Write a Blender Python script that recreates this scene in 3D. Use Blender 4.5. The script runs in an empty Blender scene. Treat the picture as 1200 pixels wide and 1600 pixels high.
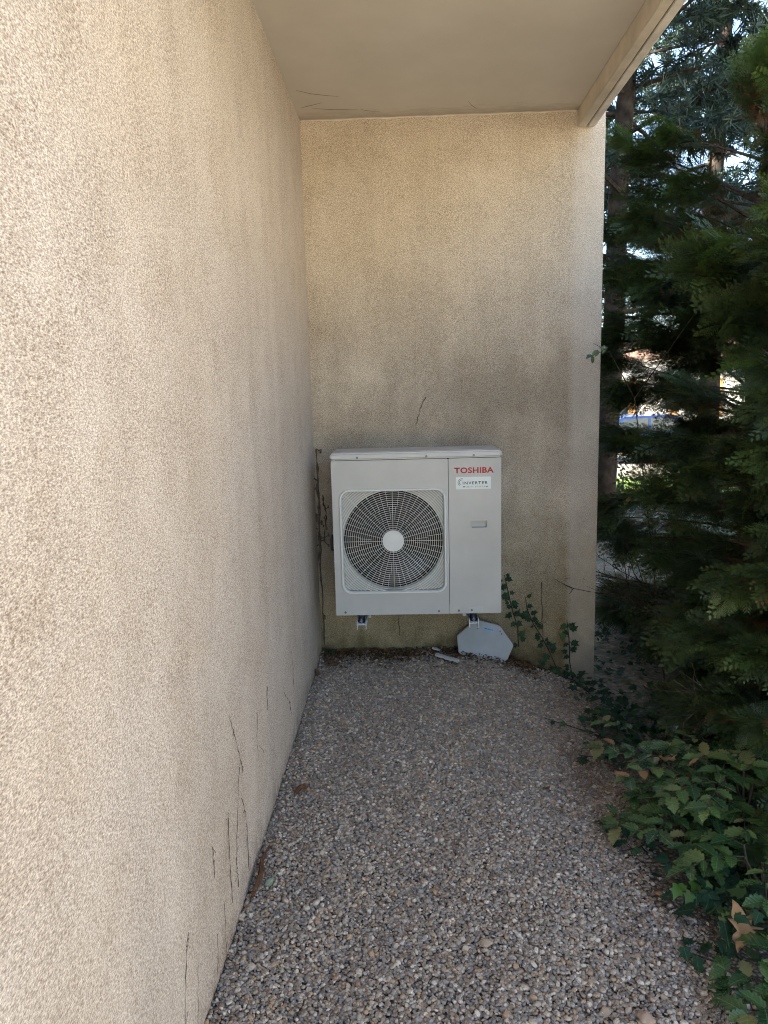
import bpy, bmesh, math, random
import numpy as np
from mathutils import Vector, Matrix, Euler
R_ = math.radians
random.seed(7); rng = np.random.default_rng(11)
S = bpy.context.scene
COL = S.collection

# ------------------------------------------------------------------ camera, sky, sun, exposure
H = 1.5885
cam = bpy.data.objects.new('camera', bpy.data.cameras.new('camera')); COL.objects.link(cam)
cam.data.sensor_fit = 'VERTICAL'; cam.data.sensor_height = 36.0
cam.data.lens = 36.0 * 1153.94 / 1600.0
cam.data.clip_start = 0.02; cam.data.clip_end = 1500
cam.matrix_world = Matrix.Translation((0, 0, H)) @ Matrix.Rotation(0.0316, 4, 'Z') @ Matrix.Rotation(math.pi/2 - 0.1656, 4, 'X') @ Matrix.Rotation(-0.0262, 4, 'Z')
S.camera = cam
SUN_EL, SUN_TRAVEL = R_(42), R_(28)          # rays travel along (cos, sin) of SUN_TRAVEL seen from above
sdir = Vector((math.cos(SUN_TRAVEL)*math.cos(SUN_EL), math.sin(SUN_TRAVEL)*math.cos(SUN_EL), -math.sin(SUN_EL)))
W = bpy.data.worlds.new('World'); S.world = W; W.use_nodes = True
wn = W.node_tree; wn.nodes.clear()
wo = wn.nodes.new('ShaderNodeOutputWorld'); wb = wn.nodes.new('ShaderNodeBackground'); ws = wn.nodes.new('ShaderNodeTexSky')
ws.sky_type = 'NISHITA'; ws.sun_disc = False; ws.sun_elevation = SUN_EL
ws.sun_rotation = math.atan2(-sdir.x, -sdir.y)
ws.air_density = 1.0; ws.dust_density = 0.9; ws.ozone_density = 1.0
wb.inputs[1].default_value = 0.10
wn.links.new(ws.outputs[0], wb.inputs[0]); wn.links.new(wb.outputs[0], wo.inputs[0])
sl = bpy.data.lights.new('sun', 'SUN'); sl.energy = 5.0; sl.angle = R_(0.5); sl.color = (1.0, 0.90, 0.76)
so = bpy.data.objects.new('sun', sl); COL.objects.link(so); so.rotation_euler = sdir.to_track_quat('-Z', 'Y').to_euler()
so.location = (-20, -12, 20)
vs = S.view_settings; vs.view_transform = 'Standard'; vs.look = 'None'; vs.gamma = 1.0; vs.use_curve_mapping = False
vs.exposure = 2.95
vs.use_white_balance = True; vs.white_balance_temperature = 6500; vs.white_balance_tint = 8
S.cycles.max_bounces = 10; S.cycles.diffuse_bounces = 7; S.cycles.use_denoising = True; S.cycles.denoising_prefilter = 'NONE'; S.cycles.filter_width = 1.05

# ------------------------------------------------------------------ helpers
def new_mat(name):
    m = bpy.data.materials.new(name); m.use_nodes = True
    nt = m.node_tree; p = nt.nodes['Principled BSDF']
    return m, nt, p
def nd(nt, t, **kw):
    n = nt.nodes.new(t)
    for k, v in kw.items():
        if k.startswith('i_'):
            key = k[2:]; key = int(key) if key.isdigit() else key.replace('_', ' ')
            n.inputs[key].default_value = v
        else: setattr(n, k, v)
    return n
def ramp(nt, fac, stops, interp='LINEAR'):
    r = nt.nodes.new('ShaderNodeValToRGB'); r.color_ramp.interpolation = interp
    e = r.color_ramp.elements
    while len(e) < len(stops): e.new(0.5)
    for el, (pos, c) in zip(e, stops):
        el.position = pos; el.color = (c[0], c[1], c[2], 1) if len(c) > 2 else (c[0], c[0], c[0], 1)
    if fac is not None: nt.links.new(fac, r.inputs[0])
    return r.outputs[0]
def mixc(nt, fac, a, b, mode='MIX'):
    m = nt.nodes.new('ShaderNodeMix'); m.data_type = 'RGBA'; m.blend_type = mode
    for sock, v in ((m.inputs[0], fac), (m.inputs[6], a), (m.inputs[7], b)):
        if hasattr(v, 'is_output'): nt.links.new(v, sock)
        elif isinstance(v, (int, float)): sock.default_value = v
        else: sock.default_value = (v[0], v[1], v[2], 1)
    return m.outputs[2]
def math_(nt, op, a, b=None, c=None, clamp=False):
    m = nt.nodes.new('ShaderNodeMath'); m.operation = op; m.use_clamp = clamp
    for i, v in enumerate((a, b, c)):
        if v is None: continue
        if hasattr(v, 'is_output'): nt.links.new(v, m.inputs[i])
        else: m.inputs[i].default_value = v
    return m.outputs[0]
def coords(nt, scale=(1, 1, 1)):
    t = nt.nodes.new('ShaderNodeTexCoord'); mp = nt.nodes.new('ShaderNodeMapping'); mp.inputs['Scale'].default_value = scale
    nt.links.new(t.outputs['Object'], mp.inputs[0]); return mp.outputs[0]
def noise(nt, vec, scale, detail=3, rough=.55):
    n = nd(nt, 'ShaderNodeTexNoise'); n.inputs['Scale'].default_value = scale; n.inputs['Detail'].default_value = detail
    n.inputs['Roughness'].default_value = rough; nt.links.new(vec, n.inputs['Vector']); return n.outputs['Fac']
def bump(nt, p, h, strength=.5, dist=.003):
    b = nd(nt, 'ShaderNodeBump'); b.inputs['Strength'].default_value = strength; b.inputs['Distance'].default_value = dist
    nt.links.new(h, b.inputs['Height']); nt.links.new(b.outputs[0], p.inputs['Normal'])
def sepxyz(nt, vec):
    s = nt.nodes.new('ShaderNodeSeparateXYZ'); nt.links.new(vec, s.inputs[0]); return s.outputs

class MB:
    def __init__(s): s.v = []; s.f = []
    def add(s, vs_, fs):
        o = len(s.v); s.v += [tuple(v) for v in vs_]; s.f += [tuple(i+o for i in f) for f in fs]
    def box(s, x0, x1, y0, y1, z0, z1):
        s.add([(x0,y0,z0),(x1,y0,z0),(x1,y1,z0),(x0,y1,z0),(x0,y0,z1),(x1,y0,z1),(x1,y1,z1),(x0,y1,z1)],
              [(0,3,2,1),(4,5,6,7),(0,1,5,4),(1,2,6,5),(2,3,7,6),(3,0,4,7)])
    def tube(s, pts, rad, n=6, cap=True):
        pts = [Vector(p) for p in pts]; o = len(s.v); up = None
        for i, p in enumerate(pts):
            d = (pts[min(i+1, len(pts)-1)] - pts[max(i-1, 0)])
            if d.length < 1e-9: d = Vector((0,0,1))
            d.normalize()
            if up is None: up = d.orthogonal().normalized()
            up = (up - d*up.dot(d)); up = up.normalized() if up.length > 1e-6 else d.orthogonal().normalized()
            w = d.cross(up); r = rad[i] if hasattr(rad, '__len__') else rad
            for k in range(n):
                a = 2*math.pi*k/n; s.v.append(tuple(p + (up*math.cos(a) + w*math.sin(a))*r))
        for i in range(len(pts)-1):
            for k in range(n):
                a = o+i*n+k; b = o+i*n+(k+1) % n; s.f.append((a, b, b+n, a+n))
        if cap:
            s.f.append(tuple(o+k for k in range(n))[::-1]); e = o+(len(pts)-1)*n; s.f.append(tuple(e+k for k in range(n)))
    def prism(s, poly, y0, y1):          # polygon in x,z extruded along y (front y0)
        n = len(poly); s.add([(x, y0, z) for x, z in poly] + [(x, y1, z) for x, z in poly],
              [tuple(range(n)), tuple(range(2*n-1, n-1, -1))] + [(i, i+n, (i+1) % n + n, (i+1) % n) for i in range(n)])
    def ring(s, cx, cz, r0, r1, y0, y1, n=64, a0=0, a1=2*math.pi):
        full = abs(a1-a0-2*math.pi) < 1e-6; m = n if full else n+1; o = len(s.v)
        for k in range(m):
            a = a0+(a1-a0)*k/n; c, q = math.cos(a), math.sin(a)
            s.v += [(cx+r0*c,y0,cz+r0*q),(cx+r1*c,y0,cz+r1*q),(cx+r1*c,y1,cz+r1*q),(cx+r0*c,y1,cz+r0*q)]
        for k in range(n):
            a = o+4*k; b = o+4*((k+1) % m)
            for j in range(4): s.f.append((a+j, a+(j+1) % 4, b+(j+1) % 4, b+j))
        if not full: s.f += [(o+3,o+2,o+1,o), tuple(o+4*n+j for j in range(4))]
    def build(s, name, m, parent=None, bevel=0, smooth=False, seg=2, loc=None):
        me = bpy.data.meshes.new(name); me.from_pydata(s.v, [], s.f); me.validate()
        return link(name, me, m, parent, bevel, smooth, seg, loc)
def link(name, me, m, parent=None, bevel=0, smooth=False, seg=2, loc=None):
    bm = bmesh.new(); bm.from_mesh(me); bmesh.ops.recalc_face_normals(bm, faces=bm.faces)
    if bevel: 
        ed = [e for e in bm.edges if len(e.link_faces) == 2 and e.calc_face_angle(0) > .5]
        bmesh.ops.bevel(bm, geom=ed, offset=bevel, segments=seg, affect='EDGES', clamp_overlap=True)
    bm.to_mesh(me); bm.free()
    if smooth:
        me.polygons.foreach_set('use_smooth', np.ones(len(me.polygons), bool))
        if smooth != 'all': me.set_sharp_from_angle(angle=R_(40))
    if m and not me.materials: me.materials.append(m)
    o = bpy.data.objects.new(name, me); COL.objects.link(o)
    if parent: o.parent = parent
    if loc: o.location = loc
    return o
def tag(o, label=None, cat=None, group=None, kind=None):
    for k, v in (('label', label), ('category', cat), ('group', group), ('kind', kind)):
        if v: o[k] = v
    return o
def thing(name, label, cat, loc=(0,0,0), group=None, rotz=0):
    o = bpy.data.objects.new(name, None); COL.objects.link(o); o.location = loc; o.rotation_euler = (0,0,rotz)
    o.empty_display_size = .1
    return tag(o, label, cat, group)
def np_mesh(name, V, T, m, tint=None, smooth=False):
    V = np.asarray(V, np.float32); T = np.asarray(T, np.int32)
    me = bpy.data.meshes.new(name); me.vertices.add(len(V)); me.vertices.foreach_set('co', V.ravel())
    me.loops.add(T.size); me.loops.foreach_set('vertex_index', T.ravel())
    me.polygons.add(len(T)); me.polygons.foreach_set('loop_start', np.arange(len(T), dtype=np.int32)*3)
    me.update(calc_edges=True)
    if tint is not None:
        a = me.attributes.new('tint', 'FLOAT', 'POINT'); a.data.foreach_set('value', np.asarray(tint, np.float32))
    if smooth: me.polygons.foreach_set('use_smooth', np.ones(len(T), bool))
    me.materials.append(m)
    return me
def add_obj(name, me, parent=None, mw=None):
    o = bpy.data.objects.new(name, me); COL.objects.link(o)
    if parent: o.parent = parent
    if mw is not None: o.matrix_basis = mw
    return o
def bake(mats, templates, idx, tints):
    """copies of (V,T) templates at 4x4 matrices -> one V, T, tint"""
    Vs, Ts, tt = [], [], []; off = 0; M = np.asarray(mats); idx = np.asarray(idx); tints = np.asarray(tints)
    for k, (V, T) in enumerate(templates):
        sel = np.where(idx == k)[0]
        if not len(sel): continue
        A = M[sel]; P = np.einsum('nij,vj->nvi', A[:, :3, :3], V) + A[:, None, :3, 3]
        n, v = P.shape[:2]
        Vs.append(P.reshape(-1, 3)); Ts.append((T[None] + (np.arange(n)*v)[:, None, None] + off).reshape(-1, 3))
        tt.append(np.repeat(tints[sel], v)); off += n*v
    return np.concatenate(Vs), np.concatenate(Ts), np.concatenate(tt)
def frame(pos, d, nrm, sc):
    """local +Y along d, +Z close to nrm"""
    d = np.array(d, float); d /= np.linalg.norm(d); n = np.array(nrm, float); n -= d*n.dot(d)
    l = np.linalg.norm(n)
    if l < 1e-4: n = np.array([d[1], -d[0], .01]); n -= d*n.dot(d); l = np.linalg.norm(n)
    n /= l; x = np.cross(d, n); M = np.eye(4); M[:3, 0] = x*sc; M[:3, 1] = d*sc; M[:3, 2] = n*sc; M[:3, 3] = pos
    return M
def unit(v): v = np.asarray(v, float); return v/np.linalg.norm(v)
def sstep(a, b, x): t = np.clip((x-a)/(b-a), 0, 1); return t*t*(3-2*t)
def in_view(p, margin=.08):
    q = cam.matrix_world.inverted() @ Vector(p)
    if q.z > -.2: return False
    return abs(q.x/-q.z) < .52+margin and abs(q.y/-q.z) < .693+margin
CAMP = np.array([0, 0, H])

XL, D, XR, ZC = -0.5415, 4.3222, 1.121, 3.0446
XB, XO, ZB = 0.968, 1.062, 2.956
def gz(x, y):
    s = np.clip((x-.35)/.8, 0, 1.0); a = .05+.27*sstep(2.2, 4.2, y)
    z = -a*s**1.5
    return z - .75*sstep(10, 19, y)*sstep(-1, 2, x)
def bumps(x, y):
    return .006*np.sin(7*x+1.3*y)*np.sin(5.1*y-2*x+1) + .004*np.sin(17*x-9*y) + .02*np.exp(-((y-4.3)/.25)**2)*(.6+.4*np.sin(9*x))

# ------------------------------------------------------------------ materials
def stucco(name, light, dark, algae_shade=False, sc=150, band=False, streak=.25, ysc=1.0, foot=False):
    m, nt, p = new_mat(name); v = coords(nt); vg = coords(nt, (1, ysc, 1))
    wob = nd(nt, 'ShaderNodeTexNoise', i_Scale=sc*.8); nt.links.new(vg, wob.inputs['Vector'])
    vw = nd(nt, 'ShaderNodeVectorMath', operation='MULTIPLY_ADD'); nt.links.new(wob.outputs['Color'], vw.inputs[0]); vw.inputs[1].default_value = (.007, .007, .007); nt.links.new(vg, vw.inputs[2])
    def pits(scale, r0, r1, share):
        vo = nd(nt, 'ShaderNodeTexVoronoi', i_Scale=scale); nt.links.new(vw.outputs[0], vo.inputs['Vector'])
        sp_ = nd(nt, 'ShaderNodeSeparateColor'); nt.links.new(vo.outputs['Color'], sp_.inputs[0])
        on = ramp(nt, sp_.outputs[0], [(share-.25, (0,)), (min(1, share+.25), (1,))])
        return math_(nt, 'MULTIPLY', ramp(nt, vo.outputs['Distance'], [(r0, (1,)), (r1, (0,))]), on)
    pa = pits(sc*.55, .08, .66, .40); pb = pits(sc*1.05, .10, .72, .22)
    pit = math_(nt, 'MAXIMUM', pa, math_(nt, 'MULTIPLY', pb, .85))
    gr_ = noise(nt, vg, sc*1.0, 3, .7); patch = noise(nt, v, 5, 4, .6)
    pit = math_(nt, 'MULTIPLY', pit, ramp(nt, patch, [(.3, (.55,)), (.7, (1,))]))
    hgt = math_(nt, 'SUBTRACT', math_(nt, 'MULTIPLY', gr_, .55), math_(nt, 'MULTIPLY', pit, .6))
    base_ = ramp(nt, gr_, [(.36, tuple(a*.58 for a in light)), (.49, light), (.60, tuple(min(.95, a*1.38) for a in light))])
    c = mixc(nt, math_(nt, 'MULTIPLY', pit, .92), base_, dark)
    big = noise(nt, v, 1.6, 4, .6)
    med = noise(nt, v, 9, 4, .65)
    c = mixc(nt, ramp(nt, big, [(.35, (0,)), (.7, (.5,))]), c, (.86, .80, .70), 'MULTIPLY')
    c = mixc(nt, ramp(nt, med, [(.5, (0,)), (.8, (.35,))]), c, (.74, .66, .55), 'MULTIPLY')
    sv = coords(nt, (5, 5, .5)); st = noise(nt, sv, 1.0, 4, .6)
    c = mixc(nt, math_(nt, 'MULTIPLY', ramp(nt, st, [(.42, (0,)), (.75, (1,))]), streak), c, (.45, .41, .36), 'MULTIPLY')
    # scattered dark flecks
    fl = nd(nt, 'ShaderNodeTexVoronoi', i_Scale=13.0); nt.links.new(coords(nt, (1, 1, .7)), fl.inputs['Vector'])
    c = mixc(nt, ramp(nt, fl.outputs['Distance'], [(.04, (.45,)), (.07, (0,))]), c, (.20, .15, .10))
    x, y, z = sepxyz(nt, v)
    if algae_shade:
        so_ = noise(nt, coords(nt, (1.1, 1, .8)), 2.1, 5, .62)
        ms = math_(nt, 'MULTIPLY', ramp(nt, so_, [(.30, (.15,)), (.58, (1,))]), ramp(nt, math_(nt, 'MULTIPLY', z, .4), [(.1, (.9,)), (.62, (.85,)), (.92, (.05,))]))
        c = mixc(nt, ms, c, (.54, .535, .53), 'MULTIPLY')  # grey dirt blotches plus painted-in shade over the mid and lower wall
        zz = math_(nt, 'ADD', z, math_(nt, 'MULTIPLY', med, -.55))
        f = ramp(nt, math_(nt, 'ADD', math_(nt, 'MULTIPLY', zz, .7), .5), [(.2, (.9,)), (.55, (.45,)), (1, (0,))])
        c = mixc(nt, f, c, (.66, .56, .27), 'MULTIPLY')
        low = ramp(nt, math_(nt, 'ADD', zz, .45), [(.0, (.85,)), (.32, (.0,))])
        c = mixc(nt, low, c, (.05, .045, .025))
    if foot:
        zz = math_(nt, 'ADD', z, math_(nt, 'MULTIPLY', math_(nt, 'SUBTRACT', noise(nt, coords(nt, (1, 2.5, 1)), 7, 5, .7), .5), .34))
        c = mixc(nt, ramp(nt, math_(nt, 'ADD', zz, .5), [(.46, (.75,)), (.60, (.0,))]), c, (.50, .46, .41), 'MULTIPLY')
    if band:
        e = math_(nt, 'ADD', x, math_(nt, 'MULTIPLY', math_(nt, 'SUBTRACT', noise(nt, coords(nt, (1, 1, .6)), 6, 3), .5), .03))
        f = ramp(nt, math_(nt, 'SUBTRACT', e, .45), [(.485, (0,)), (.525, (.3,))])
        c = mixc(nt, f, c, (.60, .55, .49))  # paler plaster margin, partly sky light painted into the colour
    nt.links.new(c, p.inputs['Base Color']); p.inputs['Roughness'].default_value = .92; p.inputs['Specular IOR Level'].default_value = .15
    bump(nt, p, hgt, .5, .004)
    b2 = nd(nt, 'ShaderNodeBump'); b2.inputs['Strength'].default_value = .55; b2.inputs['Distance'].default_value = .03
    nt.links.new(noise(nt, coords(nt, (1.6, 1.6, .55)), 1.7, 2, .5), b2.inputs['Height']); nt.links.new(b2.outputs[0], p.inputs['Normal'].links[0].from_node.inputs['Normal'])
    return m
M_wall = stucco('render_coarse', (.62, .565, .505), (.19, .12, .07), sc=340, streak=.20, ysc=.45, foot=True)
M_back = stucco('render_stained_shaded', (.64, .56, .45), (.19, .13, .08), algae_shade=True, sc=240, band=True, streak=.3)
def plain(name, c, rough=.5, spec=.4, var=.08, metal=0, nscale=14, grain=0, gscale=300):
    m, nt, p = new_mat(name); v = coords(nt); n = noise(nt, v, nscale, 4, .6)
    d = tuple(a*(1-var*2) for a in c); l = tuple(min(1, a*(1+var)) for a in c)
    nt.links.new(ramp(nt, n, [(.3, d), (.7, l)]), p.inputs['Base Color'])
    p.inputs['Roughness'].default_value = rough; p.inputs['Specular IOR Level'].default_value = spec; p.inputs['Metallic'].default_value = metal
    if grain: bump(nt, p, noise(nt, v, gscale, 3), grain, .002)
    return m
def ceil_mat():
    m, nt, p = new_mat('ceiling_paint'); v = coords(nt); x, y, z = sepxyz(nt, v)
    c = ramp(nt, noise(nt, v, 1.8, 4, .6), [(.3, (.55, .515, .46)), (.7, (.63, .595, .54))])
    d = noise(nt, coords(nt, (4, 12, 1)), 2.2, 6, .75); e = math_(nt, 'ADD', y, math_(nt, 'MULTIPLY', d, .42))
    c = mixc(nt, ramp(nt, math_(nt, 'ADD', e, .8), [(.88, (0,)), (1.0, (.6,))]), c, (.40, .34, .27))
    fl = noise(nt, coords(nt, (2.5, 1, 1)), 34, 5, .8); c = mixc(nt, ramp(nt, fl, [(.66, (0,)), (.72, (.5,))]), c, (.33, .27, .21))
    nt.links.new(c, p.inputs['Base Color']); p.inputs['Roughness'].default_value = .85; p.inputs['Specular IOR Level'].default_value = .2
    bump(nt, p, noise(nt, v, 180, 3), .15, .002); return m
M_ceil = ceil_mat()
M_beam = plain('beam_paint', (.64, .58, .48), .7, .3, .10, nscale=6, grain=.15)
M_fascia = plain('fascia_paint', (.78, .74, .67), .65, .3, .12, nscale=9, grain=.2)
M_caulk = plain('caulk', (.66, .60, .50), .7)
M_case = plain('unit_enamel', (.44, .43, .40), .40, .45, .05, nscale=4)
M_lid = plain('lid_enamel', (.48, .475, .46), .36, .45, .05, nscale=8)
M_plast = plain('grille_plastic', (.62, .62, .58), .45, .4, .03)
M_dark = plain('dark_interior', (.006, .0065, .008), .6, .3)
M_fan = plain('fan_plastic', (.012, .013, .016), .4, .4)
M_screw = plain('screw_zinc', (.16, .16, .16), .4, .5, metal=.6)
M_red = plain('red_print', (.50, .035, .03), .45)
M_ink = plain('ink', (.05, .075, .07), .5)
M_silver = plain('sticker', (.58, .63, .62), .3, .5, .02)
M_blueink = plain('blue_print', (.07, .20, .42), .5)
M_bluest = plain('blue_sticker', (.30, .42, .52), .45)
M_white = plain('white_steel', (.68, .69, .70), .4, .5)
M_rubber = plain('rubber', (.012, .014, .025), .5, .5)
M_zinc = plain('bolt_zinc', (.55, .60, .70), .22, .5, metal=.9)
M_board = plain('grey_board', (.36, .365, .36), .5, .4, .06, nscale=9)
M_lath = plain('pale_lath', (.50, .49, .48), .5)
M_bark = plain('bark', (.060, .048, .040), .95, .1, .35, nscale=9, grain=.9, gscale=30)
M_twig = plain('twig', (.055, .042, .032), .9, .1, .3, nscale=40)
M_deadvine = plain('dead_vine', (.125, .095, .07), .95, .1, .35, nscale=30)
M_ocean = None

def leafmat(name, stops, rough=.45, trans=.25, spec=.4):
    veins = name.startswith(('holly', 'ivy', 'yellowed'))
    m, nt, p = new_mat(name)
    at = nd(nt, 'ShaderNodeAttribute', attribute_name='tint'); oi = nd(nt, 'ShaderNodeObjectInfo')
    f = math_(nt, 'FRACT', math_(nt, 'ADD', at.outputs['Fac'], oi.outputs['Random']))
    c = ramp(nt, f, stops)
    v = coords(nt); n = noise(nt, v, 60, 3)
    c = mixc(nt, ramp(nt, n, [(.35, (.35,)), (.65, (0,))]), c, (.55, .58, .5), 'MULTIPLY')
    if veins:
        x, y, z = sepxyz(nt, v); ax = math_(nt, 'ABSOLUTE', x)
        rib = math_(nt, 'LESS_THAN', ax, .014); w_ = math_(nt, 'ABSOLUTE', math_(nt, 'SUBTRACT', math_(nt, 'FRACT', math_(nt, 'MULTIPLY', math_(nt, 'SUBTRACT', y, math_(nt, 'MULTIPLY', ax, .8)), 6)), .5))
        c = mixc(nt, math_(nt, 'MAXIMUM', math_(nt, 'MULTIPLY', rib, .45), ramp(nt, w_, [(.0, (.10,)), (.07, (0,))])), c, (.16, .22, .09))
        bump(nt, p, ramp(nt, w_, [(0, (0,)), (.3, (1,))]), 0.14, .03)
    nt.links.new(c, p.inputs['Base Color']); p.inputs['Roughness'].default_value = rough; p.inputs['Specular IOR Level'].default_value = spec
    tr = nd(nt, 'ShaderNodeBsdfTranslucent'); nt.links.new(mixc(nt, 1.0, c, (1.2, 1.3, .6), 'MULTIPLY'), tr.inputs[0])
    mx = nd(nt, 'ShaderNodeMixShader'); mx.inputs[0].default_value = trans
    nt.links.new(p.outputs[0], mx.inputs[1]); nt.links.new(tr.outputs[0], mx.inputs[2])
    nt.links.new(mx.outputs[0], nt.nodes['Material Output'].inputs[0])
    return m
M_cyp = leafmat('cypress_green', [(0, (.020, .036, .011)), (.4, (.032, .054, .015)), (.75, (.044, .068, .018)), (1, (.062, .080, .022))], .55, .18)
M_cyptip = leafmat('cypress_tip', [(0, (.05, .095, .026)), (.5, (.07, .12, .03)), (1, (.10, .14, .04))], .5, .25)
M_cypdead = leafmat('cypress_dead', [(0, (.06, .030, .013)), (.5, (.11, .054, .021)), (1, (.16, .082, .03))], .8, .1)
M_maho = leafmat('holly_leaf_green', [(0, (.022, .052, .020)), (.45, (.042, .088, .028)), (.8, (.074, .128, .038)), (1, (.13, .17, .055))], .26, .12, .6)
M_mahoold = leafmat('yellowed_leaf', [(0, (.15, .15, .05)), (.5, (.21, .19, .07)), (1, (.19, .18, .08))], .45, .2)
M_ivy = leafmat('ivy_green', [(0, (.018, .045, .026)), (.5, (.026, .062, .034)), (.9, (.040, .078, .036)), (1, (.07, .115, .035))], .6, .12, .08)
M_fresh = leafmat('fresh_leaf', [(0, (.10, .22, .04)), (1, (.13, .26, .05))], .4, .3)
M_brown = leafmat('dry_leaf', [(0, (.20, .10, .045)), (.5, (.28, .155, .075)), (1, (.36, .22, .12))], .75, .12, .2)
M_red_dead = leafmat('russet_leaf', [(0, (.12, .058, .032)), (.5, (.16, .082, .045)), (1, (.21, .115, .062))], .8, .1, .2)
M_pine = leafmat('pine_needles', [(0, (.020, .040, .034)), (.5, (.030, .058, .048)), (1, (.045, .078, .062))], .6, .12)
M_far = leafmat('far_leaves', [(0, (.035, .06, .015)), (.5, (.05, .08, .02)), (1, (.08, .11, .03))], .6, .25)

def ground_mat():
    m, nt, p = new_mat('soil_litter'); v = coords(nt)
    a = noise(nt, v, 3, 6, .65); b = noise(nt, v, 30, 5, .7); g = noise(nt, v, .35, 4, .6)
    c = ramp(nt, b, [(.3, (.08, .062, .045)), (.5, (.20, .165, .125)), (.68, (.36, .31, .25))])
    c = mixc(nt, ramp(nt, a, [(.46, (0,)), (.6, (.8,))]), c, (.045, .07, .03))
    c = mixc(nt, ramp(nt, g, [(.5, (0,)), (.62, (.7,))]), c, (.07, .10, .035))
    nt.links.new(c, p.inputs['Base Color']); p.inputs['Roughness'].default_value = .95
    bump(nt, p, b, .8, .02); return m
M_soil = ground_mat()
def bed_mat():
    m, nt, p = new_mat('gravel_bed'); v = coords(nt)
    vo = nd(nt, 'ShaderNodeTexVoronoi', i_Scale=85.0); nt.links.new(v, vo.inputs['Vector'])
    s = nd(nt, 'ShaderNodeSeparateColor'); nt.links.new(vo.outputs['Color'], s.inputs[0])
    c = ramp(nt, s.outputs[0], [(0, (.14, .12, .095)), (.5, (.25, .215, .17)), (1, (.36, .31, .25))])
    c = mixc(nt, ramp(nt, vo.outputs['Distance'], [(.35, (0,)), (.6, (.9,))]), c, (.05, .042, .034))
    x, y, z = sepxyz(nt, v)
    nt.links.new(c, p.inputs['Base Color']); p.inputs['Roughness'].default_value = .9
    bump(nt, p, math_(nt, 'SUBTRACT', 1, vo.outputs['Distance']), .8, .008); return m
M_bed = bed_mat()
def pebble_mat():
    m, nt, p = new_mat('pebble'); oi = nd(nt, 'ShaderNodeObjectInfo')
    cols = [(.235,.225,.215),(.15,.15,.155),(.31,.285,.25),(.21,.20,.19),(.36,.325,.275),(.125,.12,.12),(.26,.21,.155),(.20,.205,.215),(.43,.41,.38),(.18,.155,.13),
            (.28,.265,.25),(.30,.22,.145),(.23,.215,.20),(.17,.17,.175),(.34,.32,.295),(.25,.185,.13),(.20,.19,.175),(.48,.46,.43),(.14,.105,.085),(.27,.25,.22)]
    c = ramp(nt, oi.outputs['Random'], [(i/20, tuple(k_*(.82*u+.18*m_) for u, m_, k_ in zip(c, (.255, .235, .215), (1.34, 1.21, 1.06)))) for i, c in enumerate(cols)], 'CONSTANT')
    v = coords(nt); n = noise(nt, v, 3.0, 4, .6)
    c = mixc(nt, ramp(nt, n, [(.35, (.5,)), (.65, (0,))]), c, (.72, .66, .58), 'MULTIPLY')
    nt.links.new(c, p.inputs['Base Color']); p.inputs['Roughness'].default_value = .7; p.inputs['Specular IOR Level'].default_value = .3
    return m
M_peb = pebble_mat()
M_path = plain('concrete_path', (.58, .50, .39), .9, .2, .1, nscale=3, grain=.3)
M_grass = plain('far_grass', (.11, .16, .04), .9, .1, .3, nscale=1.5)
M_road = plain('road', (.34, .32, .29), .9, .1, .12, nscale=2)

# ------------------------------------------------------------------ setting: ground
def sheet(name, xs, ys, fz, m):
    X, Y = np.meshgrid(xs, ys); V = np.stack([X, Y, fz(X, Y)], -1).reshape(-1, 3); nx = len(xs)
    i = (np.arange(len(ys)-1)[:, None]*nx + np.arange(nx-1)[None]).ravel()
    T = np.concatenate([np.stack([i, i+1, i+nx+1], 1), np.stack([i, i+nx+1, i+nx], 1)])
    return add_obj(name, np_mesh(name, V, T, m, smooth=True))
gx = np.concatenate([[-300, -80, -30, -12], np.linspace(-5, 5, 41), [7, 10, 14, 20, 40, 90, 300]])
gy = np.concatenate([[-300, -80, -30, -12], np.linspace(-5, 12, 69), [14, 16, 18, 20, 24, 30, 60, 120, 400]])
tag(sheet('ground', gx, gy, lambda x, y: gz(x, y)-.03+.012*np.sin(3*x+2*y), M_soil), kind='structure')
tag(sheet('gravel_bed', np.linspace(XL+.001, 1.05, 40), np.linspace(-.8, D-.001, 90), lambda x, y: gz(x, y)+bumps(x, y)-.012, M_bed), kind='structure')
pth = MB(); pth.box(-6, 9, -12, -.81, -.2, .0); tag(pth.build('path', M_path), kind='structure')
rd = MB(); rd.box(-20, 60, 21, 29, -1.3, -.79); tag(rd.build('road', M_road), kind='structure')
tag(sheet('lawn', np.linspace(3, 40, 30), np.linspace(13.2, 20.9, 12), lambda x, y: gz(x, y)-.005, M_grass), kind='structure')

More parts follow.
